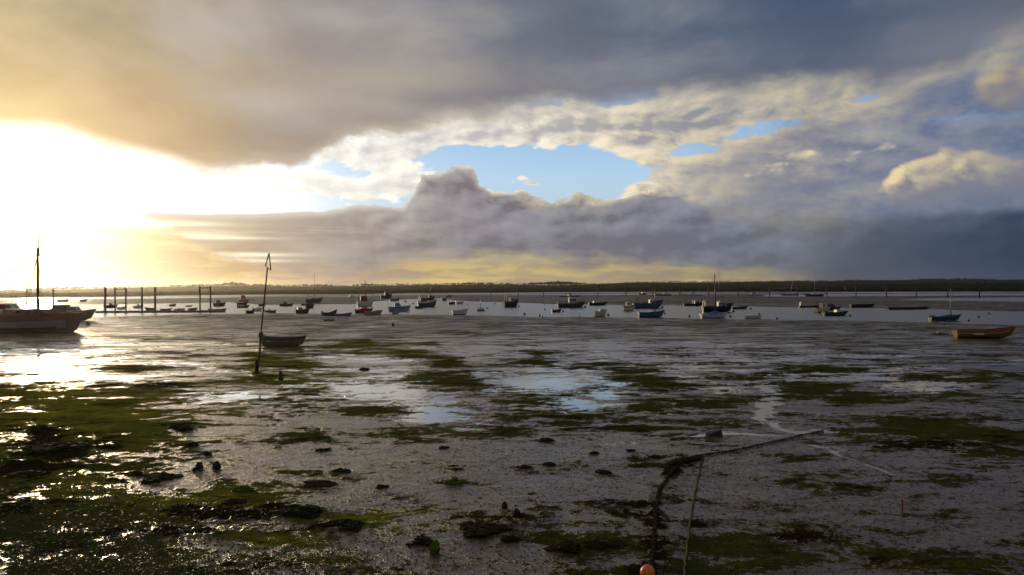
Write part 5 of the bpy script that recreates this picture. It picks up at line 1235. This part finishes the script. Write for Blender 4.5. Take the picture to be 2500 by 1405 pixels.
# many small clods, each a thing
proto = [rock(pxy[0], pxy[1], 10, 5, WEEDP, 'small dark clod lying on the open mud', 300 + i, 'small dark clods scattered over the open mud', 'clod', 0.42, 'clod', 9) for i, pxy in enumerate(((652, 1039), (669, 1037), (736, 1072)))]
rnd = random.Random(11); nS = 0; spots = [(600, 1040), (650, 1060), (694, 1108), (735, 1128), (774, 1150), (764, 1185), (783, 1141), (806, 1142), (870, 1084), (887, 1110), (845, 1063), (996, 1015), (1000, 1082), (974, 1034), (1125, 1130), (1170, 1110), (1210, 1195), (1185, 1198), (1202, 1192), (1005, 1240), (902, 1225), (700, 1300), (480, 1170), (510, 1180), (545, 1190), (560, 1108), (546, 1095), (530, 1100), (575, 1082), (620, 1130), (640, 1140), (690, 1120), (520, 1125), (1400, 1082), (1640, 1110), (1250, 1100), (1030, 1210), (1260, 1118), (960, 1060), (1150, 1022), (2330, 1340), (2340, 1335), (2100, 1310)]
while len(spots) < 150:
    y = 880 + 500 * rnd.random() ** 0.8; spots.append((rnd.uniform(480, 1560) if rnd.random() < 0.75 else rnd.uniform(1750, 2480), y))
for i, (px, py) in enumerate(spots):
    o = proto[i % 3].copy(); COL.objects.link(o); p = pt(px, py); o.location = p; s_ = rnd.uniform(0.22, 0.75) * (1.5 if py < 1000 else 1.0); o.scale = (s_ * rnd.uniform(0.8, 1.8), s_, s_ * rnd.uniform(0.3, 0.8)); o.rotation_euler = (0, 0, rnd.uniform(-0.4, 0.4))
# shingle and shells: nobody could count them
rs = np.random.RandomState(9); pts = []
def scatter(n, cx, cy, rx, ry, r0, r1):
    for q in range(n):
        px = cx + rs.randn() * rx; py_ = cy + rs.randn() * ry
        if py_ < 900 or py_ > 1460: continue
        p = ground(px, py_, 0); zz = mud_z(p.x, p.y); r = rs.uniform(r0, r1)
        pts.append((p.x, p.y, zz + r * 0.15, r * rs.uniform(0.8, 1.6), r, r * rs.uniform(0.5, 0.9)))
scatter(1500, 330, 1330, 260, 50, 0.008, 0.026); scatter(900, 500, 1385, 300, 25, 0.010, 0.030); scatter(700, 250, 1240, 150, 40, 0.012, 0.035); scatter(1500, 900, 1330, 420, 70, 0.007, 0.020); scatter(800, 1000, 1150, 420, 60, 0.008, 0.022); scatter(700, 2000, 1250, 300, 80, 0.008, 0.022)
shm, b = new_mat('wet_shingle')
rnd_ = X(X.node('ShaderNodeNewGeometry').outputs['Random Per Island'])
X.put(b.inputs['Base Color'], ramp(rnd_, [(0.0, (0.03, 0.026, 0.02, 1)), (0.6, (0.09, 0.075, 0.05, 1)), (1.0, (0.22, 0.19, 0.15, 1))])); b.inputs['Roughness'].default_value = 0.5; b.inputs['Specular IOR Level'].default_value = 0.1
tag(blob_cloud('shingle', pts, shm, 6), kind='stuff')

# ------------------------------------------------------------------ gulls
def gull_standing(px, py, hpx, label):
    p = pt(px, py); k = p.y / F; s_ = hpx * k
    o = root_at('gull', p, R(12))
    rings = [(-0.95, 0.62, 0.05), (-0.70, 0.66, 0.14), (-0.30, 0.68, 0.26), (0.10, 0.72, 0.29), (0.38, 0.84, 0.20), (0.50, 0.98, 0.15), (0.62, 1.08, 0.16), (0.74, 1.08, 0.11), (0.80, 1.06, 0.05)]
    vs = []; fs = []
    for (x, zz, r) in rings:
        for q in range(8): vs.append((x * s_, math.cos(q * .785) * r * 0.75 * s_, (zz + math.sin(q * .785) * r) * s_))
    for i in range(len(rings) - 1):
        for q in range(8): fs.append((i * 8 + q, i * 8 + 8 + q, i * 8 + 8 + (q + 1) % 8, i * 8 + (q + 1) % 8))
    fs += [tuple(range(8)), tuple(range(64, 72))[::-1]]
    MB().add(vs, fs).build('body', FEATHER, o, smooth=True)
    for sg in (-1, 1):
        MB().ball((-0.32 * s_, sg * 0.18 * s_, 0.74 * s_), (0.62 * s_, 0.06 * s_, 0.17 * s_), 9, 6).build('wing', GFEATHER, o, smooth=True)
        MB().tube([(0.0, sg * 0.09 * s_, 0.48 * s_), (0.02 * s_, sg * 0.09 * s_, 0.0), (0.12 * s_, sg * 0.10 * s_, 0.0)], 0.022 * s_, 5).build('leg', BEAK, o)
    MB().tube([(0.78 * s_, 0, 1.05 * s_), (1.0 * s_, 0, 1.0 * s_)], [0.045 * s_, 0.012 * s_], 6).build('beak', BEAK, o)
    tag(o, label, 'gull')
gull_standing(714, 1026, 15, 'white and grey gull standing on the open mud')
def gull_flying(px, py, Y, span, bank, label):
    p = at_dist(px, py, Y); o = root_at('gull', p, R(20)); o.rotation_euler = (R(bank), R(-8), R(30)); s_ = span / 2
    MB().ball((0, 0, 0), (0.36 * s_, 0.10 * s_, 0.10 * s_), 9, 7).build('body', FEATHER, o, smooth=True)
    for sg in (-1, 1):
        MB().add([(0.14 * s_, sg * 0.06 * s_, 0.03 * s_), (-0.16 * s_, sg * 0.06 * s_, 0.02 * s_), (-0.14 * s_, sg * 0.5 * s_, 0.20 * s_), (0.12 * s_, sg * 0.5 * s_, 0.22 * s_), (-0.12 * s_, sg * 1.0 * s_, 0.10 * s_),
                  (0.14 * s_, sg * 0.06 * s_, 0.0), (-0.16 * s_, sg * 0.06 * s_, 0.0), (-0.14 * s_, sg * 0.5 * s_, 0.185 * s_), (0.12 * s_, sg * 0.5 * s_, 0.19 * s_)],
                 [(0, 1, 2, 3), (3, 2, 4), (5, 8, 7, 6), (8, 4, 7), (0, 3, 8, 5), (1, 6, 7, 2), (3, 4, 8), (2, 7, 4)]).build('wing', FEATHER, o)
    MB().tube([(-0.30 * s_, 0, 0), (-0.52 * s_, 0, 0.02 * s_)], [0.05 * s_, 0.10 * s_], 6).build('tail', FEATHER, o)
    tag(o, label, 'gull')
gull_flying(2063, 704, 260, 1.3, 50, 'gull flying with raised wings low in front of the dark marsh')
gull_flying(1922, 697, 260, 0.7, 10, 'tiny bright gull flying against the dark marsh left of the other')
# ------------------------------------------------------------------ evening haze over the flats
hz, b = new_mat('evening_haze')
hz.node_tree.nodes.remove(b)
X.nt = hz.node_tree
pv = X.node('ShaderNodeVolumePrincipled')
pv.inputs['Color'].default_value = (0.92, 0.90, 0.88, 1); pv.inputs['Density'].default_value = 0.00004; pv.inputs['Anisotropy'].default_value = 0.82
hz.node_tree.links.new(pv.outputs[0], [n for n in hz.node_tree.nodes if n.type == 'OUTPUT_MATERIAL'][0].inputs['Volume'])
hb = MB().box(-8000, 8000, -200, 4600, -3.0, 60.0).build('haze', hz)
tag(hb, kind='stuff')
scene.cycles.volume_bounces = 0
